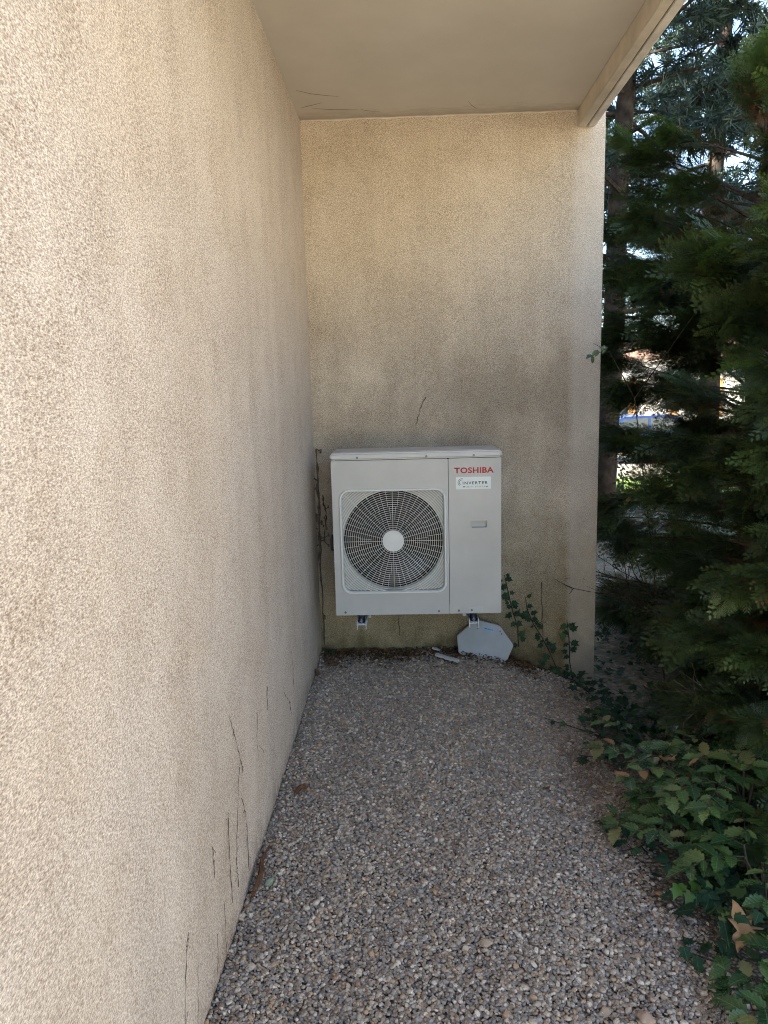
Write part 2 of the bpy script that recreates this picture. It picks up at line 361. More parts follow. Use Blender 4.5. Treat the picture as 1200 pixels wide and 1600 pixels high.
# pebbles : geometry-node scatter on a point mesh
def pebbles():
    st = .0088; xs = np.arange(XL+.004, 1.1, st); ys = np.arange(1.30, D-.006, st)
    X, Y = np.meshgrid(xs, ys); X = X.ravel()+rng.uniform(-.5, .5, X.size)*st; Y = Y.ravel()+rng.uniform(-.5, .5, Y.size)*st
    k = rng.integers(0, len(X), int(len(X)*.42))
    X2 = X[k]+rng.uniform(-.01, .01, len(k)); Y2 = Y[k]+rng.uniform(-.01, .01, len(k))
    lay = np.concatenate([np.zeros(len(X)), np.ones(len(X2))]); X = np.concatenate([X, X2]); Y = np.concatenate([Y, Y2])
    edge = .84+.05*np.sin(5*Y)+.03*np.sin(13*Y+1)+.20*sstep(3.0, 4.0, Y)
    keep = (rng.uniform(0, 1, len(X)) < 1-sstep(edge-.10, edge+.06, X)) & (X > XL+.003) & (Y < D-.004)
    keep &= ~((Y > 4.05) & (rng.uniform(0, 1, len(X)) < .6*sstep(4.05, 4.3, Y)))
    X, Y, lay = X[keep], Y[keep], lay[keep]; n = len(X)
    Z = gz(X, Y)+bumps(X, Y)-.006+rng.uniform(-.0025, .0025, n)+lay*.0055
    L = np.clip(rng.lognormal(math.log(.0061), .26, n), .0034, .0125)      # half length
    sc = np.stack([L, L*rng.uniform(.6, .92, n), L*rng.uniform(.38, .68, n)], 1)
    ro = np.stack([rng.normal(0, .32, n), rng.normal(0, .32, n), rng.uniform(0, 6.28, n)], 1)
    me = bpy.data.meshes.new('gravel'); me.vertices.add(n); me.vertices.foreach_set('co', np.stack([X, Y, Z], 1).astype(np.float32).ravel())
    for nm, a in (('sc', sc), ('ro', ro)):
        at = me.attributes.new(nm, 'FLOAT_VECTOR', 'POINT'); at.data.foreach_set('vector', a.astype(np.float32).ravel())
    o = add_obj('gravel', me); tag(o, 'grey and tan pea gravel covering the ground beside the wall', 'gravel', kind='stuff')
    ng = bpy.data.node_groups.new('gravel_scatter', 'GeometryNodeTree')
    ng.interface.new_socket('Geometry', in_out='INPUT', socket_type='NodeSocketGeometry'); ng.interface.new_socket('Geometry', in_out='OUTPUT', socket_type='NodeSocketGeometry')
    N = ng.nodes.new; Lk = ng.links.new; gi = N('NodeGroupInput'); go = N('NodeGroupOutput')
    g2i = N('GeometryNodeGeometryToInstance')
    for k in range(7):
        ic = N('GeometryNodeMeshIcoSphere'); ic.inputs['Radius'].default_value = 1; ic.inputs['Subdivisions'].default_value = 2 if k % 2 else 3
        no = N('ShaderNodeTexNoise'); no.noise_dimensions = '4D'; no.inputs['Scale'].default_value = .75+.12*k; no.inputs['W'].default_value = k*7.3; no.inputs['Detail'].default_value = 1
        su = N('ShaderNodeVectorMath'); su.operation = 'SUBTRACT'; su.inputs[1].default_value = (.5, .5, .5); Lk(no.outputs['Color'], su.inputs[0])
        scn = N('ShaderNodeVectorMath'); scn.operation = 'SCALE'; scn.inputs['Scale'].default_value = .8; Lk(su.outputs[0], scn.inputs[0])
        sp = N('GeometryNodeSetPosition'); Lk(ic.outputs['Mesh'], sp.inputs['Geometry']); Lk(scn.outputs[0], sp.inputs['Offset'])
        ss = N('GeometryNodeSetShadeSmooth'); Lk(sp.outputs[0], ss.inputs[0])
        sm = N('GeometryNodeSetMaterial'); sm.inputs['Material'].default_value = M_peb; Lk(ss.outputs[0], sm.inputs[0])
        Lk(sm.outputs[0], g2i.inputs[0])
    ip = N('GeometryNodeInstanceOnPoints'); Lk(gi.outputs[0], ip.inputs['Points']); Lk(g2i.outputs[0], ip.inputs['Instance'])
    ip.inputs['Pick Instance'].default_value = True
    rv = N('FunctionNodeRandomValue'); rv.data_type = 'INT'; rv.inputs[4].default_value = 0; rv.inputs[5].default_value = 6
    Lk(rv.outputs[2], ip.inputs['Instance Index'])
    a1 = N('GeometryNodeInputNamedAttribute'); a1.data_type = 'FLOAT_VECTOR'; a1.inputs[0].default_value = 'sc'; Lk(a1.outputs[0], ip.inputs['Scale'])
    a2 = N('GeometryNodeInputNamedAttribute'); a2.data_type = 'FLOAT_VECTOR'; a2.inputs[0].default_value = 'ro'
    e2r = N('FunctionNodeEulerToRotation'); Lk(a2.outputs[0], e2r.inputs[0]); Lk(e2r.outputs[0], ip.inputs['Rotation'])
    Lk(ip.outputs[0], go.inputs[0])
    md = o.modifiers.new('scatter', 'NODES'); md.node_group = ng
pebbles()

# ------------------------------------------------------------------ building
b = thing('apartment_building', 'building side with coarse beige rendered wall filling the left of the photo', 'building', (XL, 4, 0))
w = MB(); w.box(-9, 0, -5.2, 8, -.6, 9.2); w.build('wall', M_wall, b)
w = MB(); w.box(-9.3, .25, -5.5, 8.3, 9.203, 9.4); w.build('roof', M_ceil, b)
bw = thing('wing_wall', 'stained beige rendered end wall behind the outdoor unit', 'wall', (0, D, 0))
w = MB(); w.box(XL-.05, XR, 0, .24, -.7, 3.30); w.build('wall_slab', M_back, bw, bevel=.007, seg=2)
cr = MB(); cr.box(XL+.003, XL+.018, -.012, -.002, .10, ZC-.02)
bal = thing('balcony', 'painted concrete balcony slab overhead with a beam along its outer edge', 'balcony', (0, D, ZC))
BY0 = 1.0-D
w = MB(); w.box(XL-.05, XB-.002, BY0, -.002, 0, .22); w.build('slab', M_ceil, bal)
w = MB(); w.box(XB, XB+.045, BY0, -.002, ZB-ZC, .255); w.build('beam', M_beam, bal, bevel=.003)
w = MB(); w.box(XB+.0452, XB+.054, BY0, -.002, ZB-ZC+.012, .25); w.build('groove', M_twig, bal)
w = MB(); w.box(XB+.0542, XO, BY0, -.002, ZB-ZC+.003, .26); w.build('fascia_board', M_fascia, bal, bevel=.003)
# ragged caulk line where ceiling meets end wall
mb = MB(); xx = np.linspace(XL+.01, XB-.01, 60)
mb.tube([(x, -.004, -.003+.002*math.sin(23*x)) for x in xx], [.0035+.002*abs(math.sin(37*x+1)) for x in xx], 5); mb.build('caulk_line', M_caulk, bal)

# ------------------------------------------------------------------ outdoor unit
UX, UY, UZ = 0.0512, 3.8922, 0.3655
UD = .32
ac = thing('outdoor_unit', 'off-white air conditioner outdoor unit with round fan grille on wall brackets', 'air conditioner', (UX, UY, UZ))
X0, X1, XS, ZT = -.45, .45, .171, .852
def rrect(cx, cz, hx, hz, r, n=8):
    P = []
    for (sx, sz, a0) in ((1,1,0),(-1,1,90),(-1,-1,180),(1,-1,270)):
        for k in range(n+1):
            a = R_(a0+90*k/n); P.append((cx+sx*(hx-r)+r*math.cos(a), cz+sz*(hz-r)+r*math.sin(a)))
    return P
GX, GZ, GHX, GHZ = -.1275, .410, .2765, .2790
FC = (-.1285, .412)
# body shell: sides, back, base (open front)
mb = MB(); t = .004
mb.box(X0, X0+t, .012, UD, .0, ZT-.001); mb.box(X1-t, X1, .012, UD, 0, ZT-.001); mb.box(X0+t, X1-t, UD-t, UD, 0, ZT-.001); mb.box(X0+t, X1-t, .012, UD-t, 0, t)
cab = mb.build('cabinet', M_case, ac)
def holed_panel(name, m, outer, hole, y, depth, side_r, parent):
    """front sheet between two loops of equal length + return flange"""
    n = len(outer); mb = MB()
    V = [(x, y, z) for x, z in outer]+[(x, y, z) for x, z in hole]+[(x, y+depth, z) for x, z in outer]+[(x, y+.052, z) for x, z in hole]
    F = []
    for i in range(n):
        j = (i+1) % n; F += [(i, j, n+j, n+i), (i, 2*n+i, 2*n+j, j), (n+i, n+j, 3*n+j, 3*n+i)]
    mb.add(V, F); return mb.build(name, m, parent, smooth=True)
hole = rrect(GX, GZ, GHX, GHZ, .05)
def outer_loop(hole, x0, x1, z0, z1, r):
    o = rrect((x0+x1)/2, (z0+z1)/2, (x1-x0)/2, (z1-z0)/2, r); return o
holed_panel('fan_panel', M_case, outer_loop(hole, X0, XS-.0015, .002, ZT-.002, .006), hole, 0, .015, 0, ac)
hz0, hz1, hx0, hx1 = .477, .513, .292, .372
sp = holed_panel('service_panel', M_case, outer_loop(None, XS+.0015, X1, .002, ZT-.002, .006), rrect((hx0+hx1)/2, (hz0+hz1)/2, (hx1-hx0)/2, (hz1-hz0)/2, .004), 0.001, .015, 0, ac)
mb = MB(); mb.box(hx0-.002, hx1+.002, .024, .026, hz0-.002, hz1+.002); mb.build('handle_recess', M_case, sp)
mb = MB()
for x0_, x1_, z0_, z1_ in ((hx0-.006,hx1+.006,hz1,hz1+.006),(hx0-.006,hx1+.006,hz0-.006,hz0),(hx0-.006,hx0,hz0,hz1),(hx1,hx1+.006,hz0,hz1)):
    mb.box(x0_, x1_, -.0015, .0008, z0_, z1_)
mb.build('handle_rim', M_case, sp)
mb = MB(); mb.prism(rrect(.314, .021, .038, .017, .006, 4), -.0008, .002); mb.build('access_tab', M_lid, sp)
# grille rim
mb = MB(); o1 = rrect(GX, GZ, GHX+.009, GHZ+.009, .056); o2 = rrect(GX, GZ, GHX-.006, GHZ-.006, .046); n = len(o1)
om = rrect(GX, GZ, GHX+.005, GHZ+.005, .053); oi_ = rrect(GX, GZ, GHX-.002, GHZ-.002, .049)
loops = [[(x, .001, z) for x, z in o1], [(x, -.014, z) for x, z in om], [(x, -.014, z) for x, z in oi_], [(x, .004, z) for x, z in o2]]
V = sum(loops, []); F = []
for l in range(3):
    for i in range(n):
        j = (i+1) % n; F.append((l*n+i, l*n+j, (l+1)*n+j, (l+1)*n+i))
mb.add(V, F); rim = mb.build('grille_rim', M_plast, ac, smooth=True)
# bellmouth plate (square with round hole) behind grille
RF = .2735
def to_rect(a):
    c, s = math.cos(a), math.sin(a); k = min((GHX-.001)/max(1e-6, abs(c)), (GHZ-.001)/max(1e-6, abs(s))); return (GX+c*k, GZ+s*k)
N_ = 96; mb = MB(); V = []; F = []
for k in range(N_):
    a = 2*math.pi*k/N_; ox, oz = to_rect(a); V += [(ox, .046, oz), (FC[0]+RF*math.cos(a), .046, FC[1]+RF*math.sin(a)), (FC[0]+(RF-.002)*math.cos(a), .062, FC[1]+(RF-.002)*math.sin(a))]
for k in range(N_):
    a = 3*k; c_ = 3*((k+1) % N_); F += [(a, c_, c_+1, a+1), (a+1, c_+1, c_+2, a+2)]
mb.add(V, F); mb.build('bellmouth', M_case, ac, smooth=True)
mb = MB(); mb.box(X0+.006, X1-.006, .17, .20, .006, ZT-.01); mb.build('coil', M_dark, ac)
mb = MB(); mb.box(X0+.006, XS, .03, .1695, .006, .05); mb.box(XS+.01, XS+.02, .03, .1695, .006, .8); mb.build('inner_frame', M_dark, ac)
# grille: concentric wires + staggered spokes
mb = MB(); r = .064; wires = []
while r < .40:
    wires.append(r); r += .0113
def inside(x, z, q=.004):
    dx, dz = abs(x-GX)-(GHX-q-.05), abs(z-GZ)-(GHZ-q-.05)
    if dx > 0 and dz > 0: return math.hypot(dx, dz) < .05
    return dx < .05 and dz < .05
for r in wires:
    th = .0009
    if r < .2725: mb.ring(FC[0], FC[1], r-th, r+th, .004, .0062, 72)
    else:
        n = 120; run = []
        for k in range(n+1):
            a = 2*math.pi*k/n
            if inside(FC[0]+r*math.cos(a), FC[1]+r*math.sin(a)) and k < n: run.append(a)
            else:
                if len(run) > 1: mb.ring(FC[0], FC[1], r-.0024, r+.0024, .004, .010, len(run)-1, run[0], run[-1])
                run = []
def spoke(a, r0, r1, w=.00065):
    c, s = math.cos(a), math.sin(a); px, pz = -s*w, c*w
    P = [(FC[0]+c*r0+px, FC[1]+s*r0+pz), (FC[0]+c*r1+px, FC[1]+s*r1+pz), (FC[0]+c*r1-px, FC[1]+s*r1-pz), (FC[0]+c*r0-px, FC[1]+s*r0-pz)]
    mb.prism(P, .0022, .004)
for k in range(24): spoke(2*math.pi*k/24, .055, .12)
for k in range(36): spoke(2*math.pi*(k+.5)/36, .117, .185)
for k in range(48): spoke(2*math.pi*k/48, .182, .273)
for k in range(8): spoke(2*math.pi*k/8, .055, .268, .001)
for k in range(48):
    a = 2*math.pi*k/48; r = .268
    while inside(FC[0]+(r+.004)*math.cos(a), FC[1]+(r+.004)*math.sin(a)) and r < .42: r += .004
    if r > .28 and k % 2 == 0: spoke(a, .266, r, .0015)
gr = mb.build('grille', M_plast, ac)
mb = MB(); mb.ring(FC[0], FC[1], .0, .0555, .000, .008, 48); mb.ring(FC[0], FC[1], .05, .058, .0015, .010, 48); mb.build('grille_hub', M_plast, gr, smooth=True)
# fan
fan = MB(); fan.ring(FC[0], FC[1], .0, .06, .07, .13, 32)
fo = fan.build('fan_hub', M_fan, ac, smooth=True)
for q in range(3):
    mb = MB(); V = []; F = []; nr, na = 6, 7
    for i in range(nr):
        r = .055+(.255-.055)*i/(nr-1)
        for j in range(na):
            a = 2*math.pi*q/3+.5 + (j/(na-1)-.5)*1.25 + .35*i/(nr-1); V.append((FC[0]+r*math.cos(a), .055+.075*j/(na-1), FC[1]+r*math.sin(a)))
    for i in range(nr-1):
        for j in range(na-1): F.append((i*na+j, i*na+j+1, (i+1)*na+j+1, (i+1)*na+j))
    mb.add(V, F); mb.build('blade', M_fan, fo, smooth=True)
# lid
mb = MB(); mb.box(X0-.004, X1+.004, -.005, UD+.004, ZT+.001, .890); lid = mb.build('lid', M_lid, ac, bevel=.009, seg=3, smooth=True)
mb = MB(); mb.box(X0+.05, X1-.05, .045, UD-.045, .8885, .8925); mb.build('lid_emboss', M_lid, lid, bevel=.0018)
for (x, z) in ((-.309, .866), (.056, .866), (.305, .866), (-.399, .019), (.112, .018), (.22, .019), (.29, .021)):
    mb = MB(); mb.ring(x, z, 0, .0062, -.0085 if z > .8 else -.0035, .0, 12); mb.build('screw', M_screw, ac)
# lettering
def text(body, name, m, parent, x0, x1, zmid, h, y, off=0.0, ext=.0004, spacing=1.0):
    cu = bpy.data.curves.new(name, 'FONT'); cu.body = body; cu.size = 1; cu.extrude = 0; cu.offset = off; cu.space_character = spacing; cu.resolution_u = 3
    to = bpy.data.objects.new(name, cu); COL.objects.link(to); bpy.context.view_layer.update()
    me = bpy.data.meshes.new_from_object(to.evaluated_get(bpy.context.evaluated_depsgraph_get())); bpy.data.objects.remove(to)
    n = len(me.vertices); a = np.empty(n*3, np.float32); me.vertices.foreach_get('co', a); a = a.reshape(-1, 3)
    mn, mx_ = a.min(0), a.max(0); out = np.zeros_like(a)
    out[:, 0] = x0+(a[:, 0]-mn[0])/(mx_[0]-mn[0])*(x1-x0); out[:, 2] = zmid+((a[:, 1]-mn[1])/(mx_[1]-mn[1])-.5)*h; out[:, 1] = y
    me.vertices.foreach_set('co', out.ravel()); me.update(); me.materials.clear(); me.materials.append(m); me.name = name
    o = bpy.data.objects.new(name, me); COL.objects.link(o); o.parent = parent
    sm = o.modifiers.new('thick', 'SOLIDIFY'); sm.thickness = ext*2; sm.offset = 0
    return o
text('TOSHIBA', 'lettering', M_red, sp, .203, .410, .786, .031, .0002, off=.024, spacing=1.06)
mb = MB(); mb.prism(rrect(.303, .718, .0925, .0325, .003, 3), -.0006, .0012); stk = mb.build('sticker', M_silver, ac)
text('INVERTER', 'lettering', M_ink, stk, .247, .378, .7185, .0155, -.0009, off=.012, spacing=1.25)
text('MULTI SYSTEM', 'lettering', M_ink, stk, .248, .378, .6985, .0072, -.0009, off=.005, spacing=1.4)
mb = MB()
for rr, a0, a1 in ((.020, 75, 235), (.0135, 70, 240)): mb.ring(.242, .722, rr-.0012, rr+.0012, -.0012, -.0007, 20, R_(a0), R_(a1))
mb.build('swirl_emblem', M_ink, stk)
# left side fittings seen at the edge
mb = MB(); mb.tube([(X0-.001, .10, .43), (X0-.018, .10, .43), (X0-.022, .10, .405), (X0-.022, .10, .35), (X0-.001, .10, .345)], .007, 8); mb.build('side_handle', M_rubber, ac, smooth=True)
for z in (.30, .455):
    mb = MB(); mb.tube([(X0-.001, .03, z), (X0-.006, .03, z)], .007, 10); mb.build('side_screw', M_zinc, ac)

# wall brackets
def bracket(x, label):
    br = thing('wall_bracket', label, 'bracket', (x, D, .318), 'steel wall brackets carrying the outdoor unit')
    L0 = UY-.012-D
    mb = MB(); mb.box(-.026, .026, L0, -.008, -.004, 0); mb.box(-.026, -.0225, L0, -.008, -.03, -.0042); mb.box(.0225, .026, L0, -.008, -.03, -.0042); mb.build('arm', M_white, br)
    mb = MB(); mb.box(-.03, .03, -.0078, -.001, -.10, .45); mb.build('wall_plate', M_white, br)
    for y in (UY+.035-D, UY+.265-D):
        mb = MB(); mb.tube([(0, y, .001), (0, y, .008), (0, y, .012), (0, y, .036), (0, y, .040), (0, y, .0465)], [.022, .024, .019, .019, .024, .022], 16); d_ = mb.build('damper', M_rubber, br, smooth=True)
    mb = MB(); mb.box(-.028, .028, UY+.006-D, UY+.30-D, .0468, .0473); mb.build('foot_rail', M_rubber, br)
    mb = MB(); mb.tube([(0, L0+.016, .0005), (0, L0+.016, .030)], .0045, 8); mb.tube([(0, L0+.016, .012), (0, L0+.016, .020)], .009, 6); mb.build('bolt', M_zinc, br)
    for sx in (-.026, .0225):
        mb = MB(); mb.box(sx, sx+.0035, L0+.002, L0+.05, .0005, .02); mb.build('clip', M_white, br)
bracket(-.262, 'white steel wall bracket under the fan side of the outdoor unit')
bracket(.353, 'white steel wall bracket above the leaning grey board')

# leaning hexagonal board
hb = thing('hexagonal_board', 'grey six-sided board leaning on the wall below the outdoor unit', 'board', (.45, 4.225, .06))
P = [(.282, .124), (.397, .221), (.538, .179), (.616, .063), (.567, -.046), (.292, -.001)]
P = [(x-.45, z-.06) for x, z in P]
mb = MB(); mb.prism(P, -.012, .016); hbm = mb.build('plate', M_board, hb, bevel=.003, smooth=True)
mb = MB(); mb.add([(-.016, -.0125, .122), (.052, -.0125, .105), (.053, -.0125, .081), (-.015, -.0125, .094)], [(0, 1, 2, 3)]); s_ = mb.build('sticker', M_bluest, hb)
mb = MB()
for k, (x, z, w_, h_) in enumerate(((-.005,.106,.016,.009),(.014,.102,.006,.012),(.022,.100,.005,.009),(.030,.0985,.006,.009),(.039,.096,.004,.009))): mb.box(x, x+w_, -.0132, -.0127, z-h_/2, z+h_/2)
mb.build('blue_print', M_blueink, s_)
for x, z in ((-.045, .107), (.088, .087), (.096, .072)):
    mb = MB(); mb.ring(x, z, 0, .005, -.0145, -.012, 10); mb.build('screw', M_screw, hb)
hb.rotation_euler = (R_(-9), 0, 0)
lt = MB(); lt.box(-.075, .075, -.012, .012, -.005, .008)
o = lt.build('plastic_offcut', M_lath, bevel=.002); o.location = (.215, 4.10, .035); o.rotation_euler = (R_(8), R_(6), R_(-30))
tag(o, 'short pale plastic offcut lying on the gravel left of the grey board', 'offcut')
o = lt.build('plastic_offcut', M_lath); o.scale = (.35, .8, .8); o.location = (.155, 4.21, .05); o.rotation_euler = (.3, .4, .8)
tag(o, 'small pale scrap standing against the wall base behind the longer offcut', 'offcut')

# ------------------------------------------------------------------ leaf shapes
def fan_mesh(outline, cup=.0, droop=.0, mid=True):
    """outline [(x,y)] going round from base; folded along the midrib, 2 tris per edge"""
    P = [np.array((x, y, 0.)) for x, y in outline]; ym = max(y for x, y in outline)
    V = []; T = []
    for p in P:
        V.append((p[0], p[1], cup*abs(p[0]) - droop*(p[1]/ym)**2*ym))
    nm = 5; base = len(V)
    for k in range(nm):
        y = ym*k/(nm-1); V.append((0, y, -droop*(y/ym)**2*ym))
    n = len(P)
    for i in range(n):
        j = (i+1) % n; y = .5*(P[i][1]+P[j][1]); k = int(round(max(0, min(1, y/ym))*(nm-1)))
        T.append((i, j, base+k))
        k2 = int(round(max(0, min(1, P[j][1]/ym))*(nm-1))); j2 = (j+1) % n
        y2 = .5*(P[j][1]+P[j2][1]); k3 = int(round(max(0, min(1, y2/ym))*(nm-1)))
        if k3 != k: T.append((j, base+k3, base+k))
    return np.array(V, np.float32), np.array(T, np.int32)
def spiny(L=1., Wd=.26):
    ts = np.linspace(0.03, .97, 10); R = []
    for i, t in enumerate(ts):
        w_ = Wd*math.sin(math.pi*min(1, t*.92+.08))**.6; R.append((w_*(1.20 if i % 2 else .80), t))
    return [(0, 0)]+R+[(0, 1.05)]+[(-x, y) for x, y in R[::-1]]
IVYO = [(0,0),(.16,-.05),(.46,.08),(.30,.28),(.52,.52),(.25,.55),(.13,.72),(0,1.0),(-.13,.72),(-.25,.55),(-.52,.52),(-.30,.28),(-.46,.08),(-.16,-.05)]
OVAL = [(0,0),(.13,.15),(.21,.35),(.22,.55),(.15,.8),(0,1.),(-.15,.8),(-.22,.55),(-.21,.35),(-.13,.15)]
L_SPINY = [fan_mesh(spiny(1, .25), .35, .12), fan_mesh(spiny(1, .30), .25, .22)]
L_IVY = [fan_mesh(IVYO, .12, .12), fan_mesh([(x*.85, y) for x, y in IVYO], .22, .05)]
L_OVAL = [fan_mesh(OVAL, .25, .15)]
def meshes(T_, name, m): return [np_mesh(name, V, T, m, smooth=False) for V, T in T_]
ME_SP = meshes(L_SPINY, 'leaf', M_maho); ME_SPY = meshes(L_SPINY, 'leaf', M_mahoold); ME_SPB = meshes(L_SPINY, 'leaf', M_brown)
ME_IV = meshes(L_IVY, 'leaf', M_ivy); ME_IVF = meshes(L_IVY, 'leaf', M_fresh); ME_OV = meshes(L_OVAL, 'leaf', M_maho)
def place_leaf(me, parent, M, origin, label=None):
    M = M.copy(); M[:3, 3] -= np.array(origin); o = add_obj('leaf', me, parent, Matrix(M.tolist()))
    if label: o['label'] = label
    return o

# holly-leaved shrubs (pinnate spiny leaves)
def holly_shrub(x, y, h, nr, label, yellow=0, brown=0, lean=(-.25, -.1), ln=.068, seed=0, z=None):
    rg = random.Random(seed); z0 = float(gz(x, y))-.02 if z is None else z; t_ = thing('holly_leaved_shrub', label, 'shrub', (x, y, z0)); O = (x, y, z0)
    st = MB(); cnt = 0
    for k in range(nr):
        a = 2*math.pi*(k+rg.random()*.8)/nr; hh = h*rg.uniform(.45, 1)
        top = np.array([x+lean[0]*hh+.06*math.cos(a)*h/.3, y+lean[1]*hh+.06*math.sin(a)*h/.3, z0+hh])
        st.tube([(0, 0, 0), (.5*(top[0]-x)+rg.uniform(-.02, .02), .5*(top[1]-y), hh*.55), tuple(top-np.array(O))], [.005, .004, .003], 5)
        d = unit([math.cos(a)+lean[0]*1.2, math.sin(a)+lean[1]*1.2, .35]); L = rg.uniform(.13, .20); pts = [top]
        npair = rg.choice([3, 3, 4])
        for i in range(npair): d = unit(d-np.array([0, 0, .16])); pts.append(pts[-1]+d*L/npair)
        st.tube([tuple(p-np.array(O)) for p in pts], .0018, 4)
        for i in range(1, npair+1):
            dd = unit(pts[i]-pts[i-1]); up = np.array([0, 0, 1.]); sd = unit(np.cross(dd, up)); up = np.cross(sd, dd)
            for s in ((-1, 1) if i < npair else (-1, 0, 1)):
                ld = unit(sd*s*1.0+dd*(.55 if s else 1.2)+up*rg.uniform(-.05, .25)); nn = up+sd*rg.uniform(-.35, .35)+dd*rg.uniform(-.3, .3)
                sc = ln*rg.choice([.55, .8, .95, 1.05, 1.18])*rg.uniform(.9, 1.1); u = rg.random()
                me = (ME_SPY if u < yellow else ME_SPB if u < yellow+brown else ME_SP)[rg.randrange(2)]
                place_leaf(me, t_, frame(pts[i], ld, nn, sc), O, 'yellowed leaf' if u < yellow else 'dry brown leaf' if u < yellow+brown else None); cnt += 1
    st.build('stem', M_twig, t_)
    return cnt
nl = 0
nl += holly_shrub(.97, 2.40, .21, 13, 'low glossy holly-leaved shrub spilling onto the gravel edge, nearest the bare gravel', .02, 0, (-.2, -.1), seed=1)
nl += holly_shrub(1.06, 2.58, .30, 13, 'holly-leaved shrub with dry brown leaves among its green ones', .07, .05, (-.25, -.15), seed=2)
nl += holly_shrub(1.17, 2.42, .36, 14, 'pale green holly-leaved shrub with two yellow leaves under the hedge', .05, 0, (-.25, -.1), seed=3)
nl += holly_shrub(1.10, 2.10, .22, 12, 'dark holly-leaved shrub directly above the big curled dry leaf', 0, 0, (-.2, 0), seed=4)
nl += holly_shrub(.99, 1.60, .16, 9, 'holly-leaved shrub in the bottom corner in front of the big curled dry leaf', .03, 0, (-.15, .15), ln=.066, seed=5)
nl += holly_shrub(1.30, 2.72, .40, 11, 'tall holly-leaved shrub half hidden under the cypress sprays', .04, .0, (-.2, -.1), seed=6)
nl += holly_shrub(1.06, 2.92, .26, 5, 'shaded holly-leaved shrub farthest back along the gravel edge', .03, .03, (-.3, -.1), seed=8)

# ivy
def ivy(pts, label, n, size, spread, seed=0, normal=(0, 0, 1), group=None, fresh=0, name='ivy_vine'):
    rg = random.Random(seed); P = [np.array(p, float) for p in pts]; O = P[0]
    t_ = thing(name, label, 'ivy', tuple(O), group); st = MB(); st.tube([tuple(p-O) for p in P], [.003]*(len(P)-1)+[.0015], 5); nrm = unit(normal)
    seg = [np.linalg.norm(P[i+1]-P[i]) for i in range(len(P)-1)]; tot = sum(seg)
    for k in range(n):
        s = tot*rg.random()**.9; i = 0
        while i < len(seg)-1 and s > seg[i]: s -= seg[i]; i += 1
        dd = unit(P[i+1]-P[i]); p = P[i]+dd*s; sd = unit(np.cross(dd, nrm)); sg = 1 if k % 2 else -1
        off = sd*sg*spread*rg.uniform(.2, 1)+nrm*rg.uniform(.15, 1)*spread*.6
        st.tube([tuple(p-O), tuple(p+off-O)], .0010, 3, cap=False)
        ld = unit(sd*sg*rg.uniform(.3, 1)+dd*rg.uniform(-.5, .9)+nrm*rg.uniform(-.1, .1)-np.array([0, 0, .3]))
        nn = nrm+sd*rg.uniform(-.5, .5)+dd*rg.uniform(-.5, .5)
        place_leaf((ME_IVF if rg.random() < fresh else ME_IV)[rg.randrange(2)], t_, frame(p+off, ld, nn, size*rg.uniform(.5, 1.25)), O)
    st.build('stem', M_twig, t_)
def gp(x, y, dz=.015): return (x, y, float(gz(x, y))+dz)
ivy([gp(1.05,2.12,.05),gp(.95,2.10,.05),gp(.86,2.08,.04),gp(.78,2.03)], 'dark ivy runner below the holly-leaved shrubs reaching onto the gravel', 26, .062, .055, 1)
ivy([gp(1.08,1.98,.08),gp(.99,1.98,.09),gp(.90,1.97,.06),gp(.84,1.93,.03)], 'large-leaved ivy runner just above the big curled dry leaf', 22, .068, .06, 2)
ivy([gp(.95,1.74,.03),gp(.88,1.80,.03),gp(.80,1.86),gp(.755,1.88)], 'ivy runner left of the big curled dry leaf with narrow lobed leaves', 12, .055, .035, 3)
ivy([gp(.92,2.16,.06),gp(.83,2.13,.05),gp(.765,2.12,.03)], 'short ivy shoot with a fresh bright green leaf at the gravel edge', 9, .05, .035, 4, fresh=.35)
ivy([gp(.88,2.55,.03),gp(.78,2.50),gp(.68,2.47)], 'small ivy shoot creeping over the gravel at the middle of the edge', 13, .042, .03, 5)
ivy([gp(.86,2.42,.03),gp(.78,2.36),gp(.70,2.33)], 'small ivy shoot lying on the gravel in front of the other creeping shoot', 9, .042, .03, 6)
ivy([gp(.98,3.05,.05),gp(.85,3.06,.03),gp(.74,3.08)], 'shaded ivy runner crossing brown needle litter by the hedge', 14, .045, .035, 7)
ivy([gp(.98,3.4,.05),gp(.84,3.42,.02),gp(.66,3.46)], 'thin ivy runner lying over gravel toward the end wall corner', 9, .04, .03, 8)
# on the end wall
yw = D-.006
def wv(pts): return [(x, yw-.003, z) for x, z in pts]
ivy(wv([(.66,.02),(.655,.14),(.62,.26),(.585,.42),(.575,.47)]), 'ivy stem climbing the end wall right beside the outdoor unit', 26, .043, .02, 11, (0,-1,0))
ivy(wv([(.90,-.14),(.85,-.02),(.80,.08),(.745,.17),(.71,.26),(.70,.33)]), 'slanting ivy stem climbing the end wall between two others', 26, .042, .022, 12, (0,-1,0))
ivy(wv([(1.0,-.24),(.97,-.08),(.965,.06),(.95,.18)]), 'ivy stem climbing the end wall nearest its outer edge', 20, .045, .024, 13, (0,-1,0))
ivy(wv([(1.10,-.29),(1.0,-.20),(.88,-.16),(.78,-.10)]), 'low ivy tangle along the foot of the end wall', 34, .05, .035, 14, (0,-1,.4))
ivy([(-.50,4.28,.0),(-.49,4.26,.03),(-.47,4.24,.04)], 'tiny ivy sprout in the corner where both walls meet', 5, .035, .015, 15, (0,-1,.6))

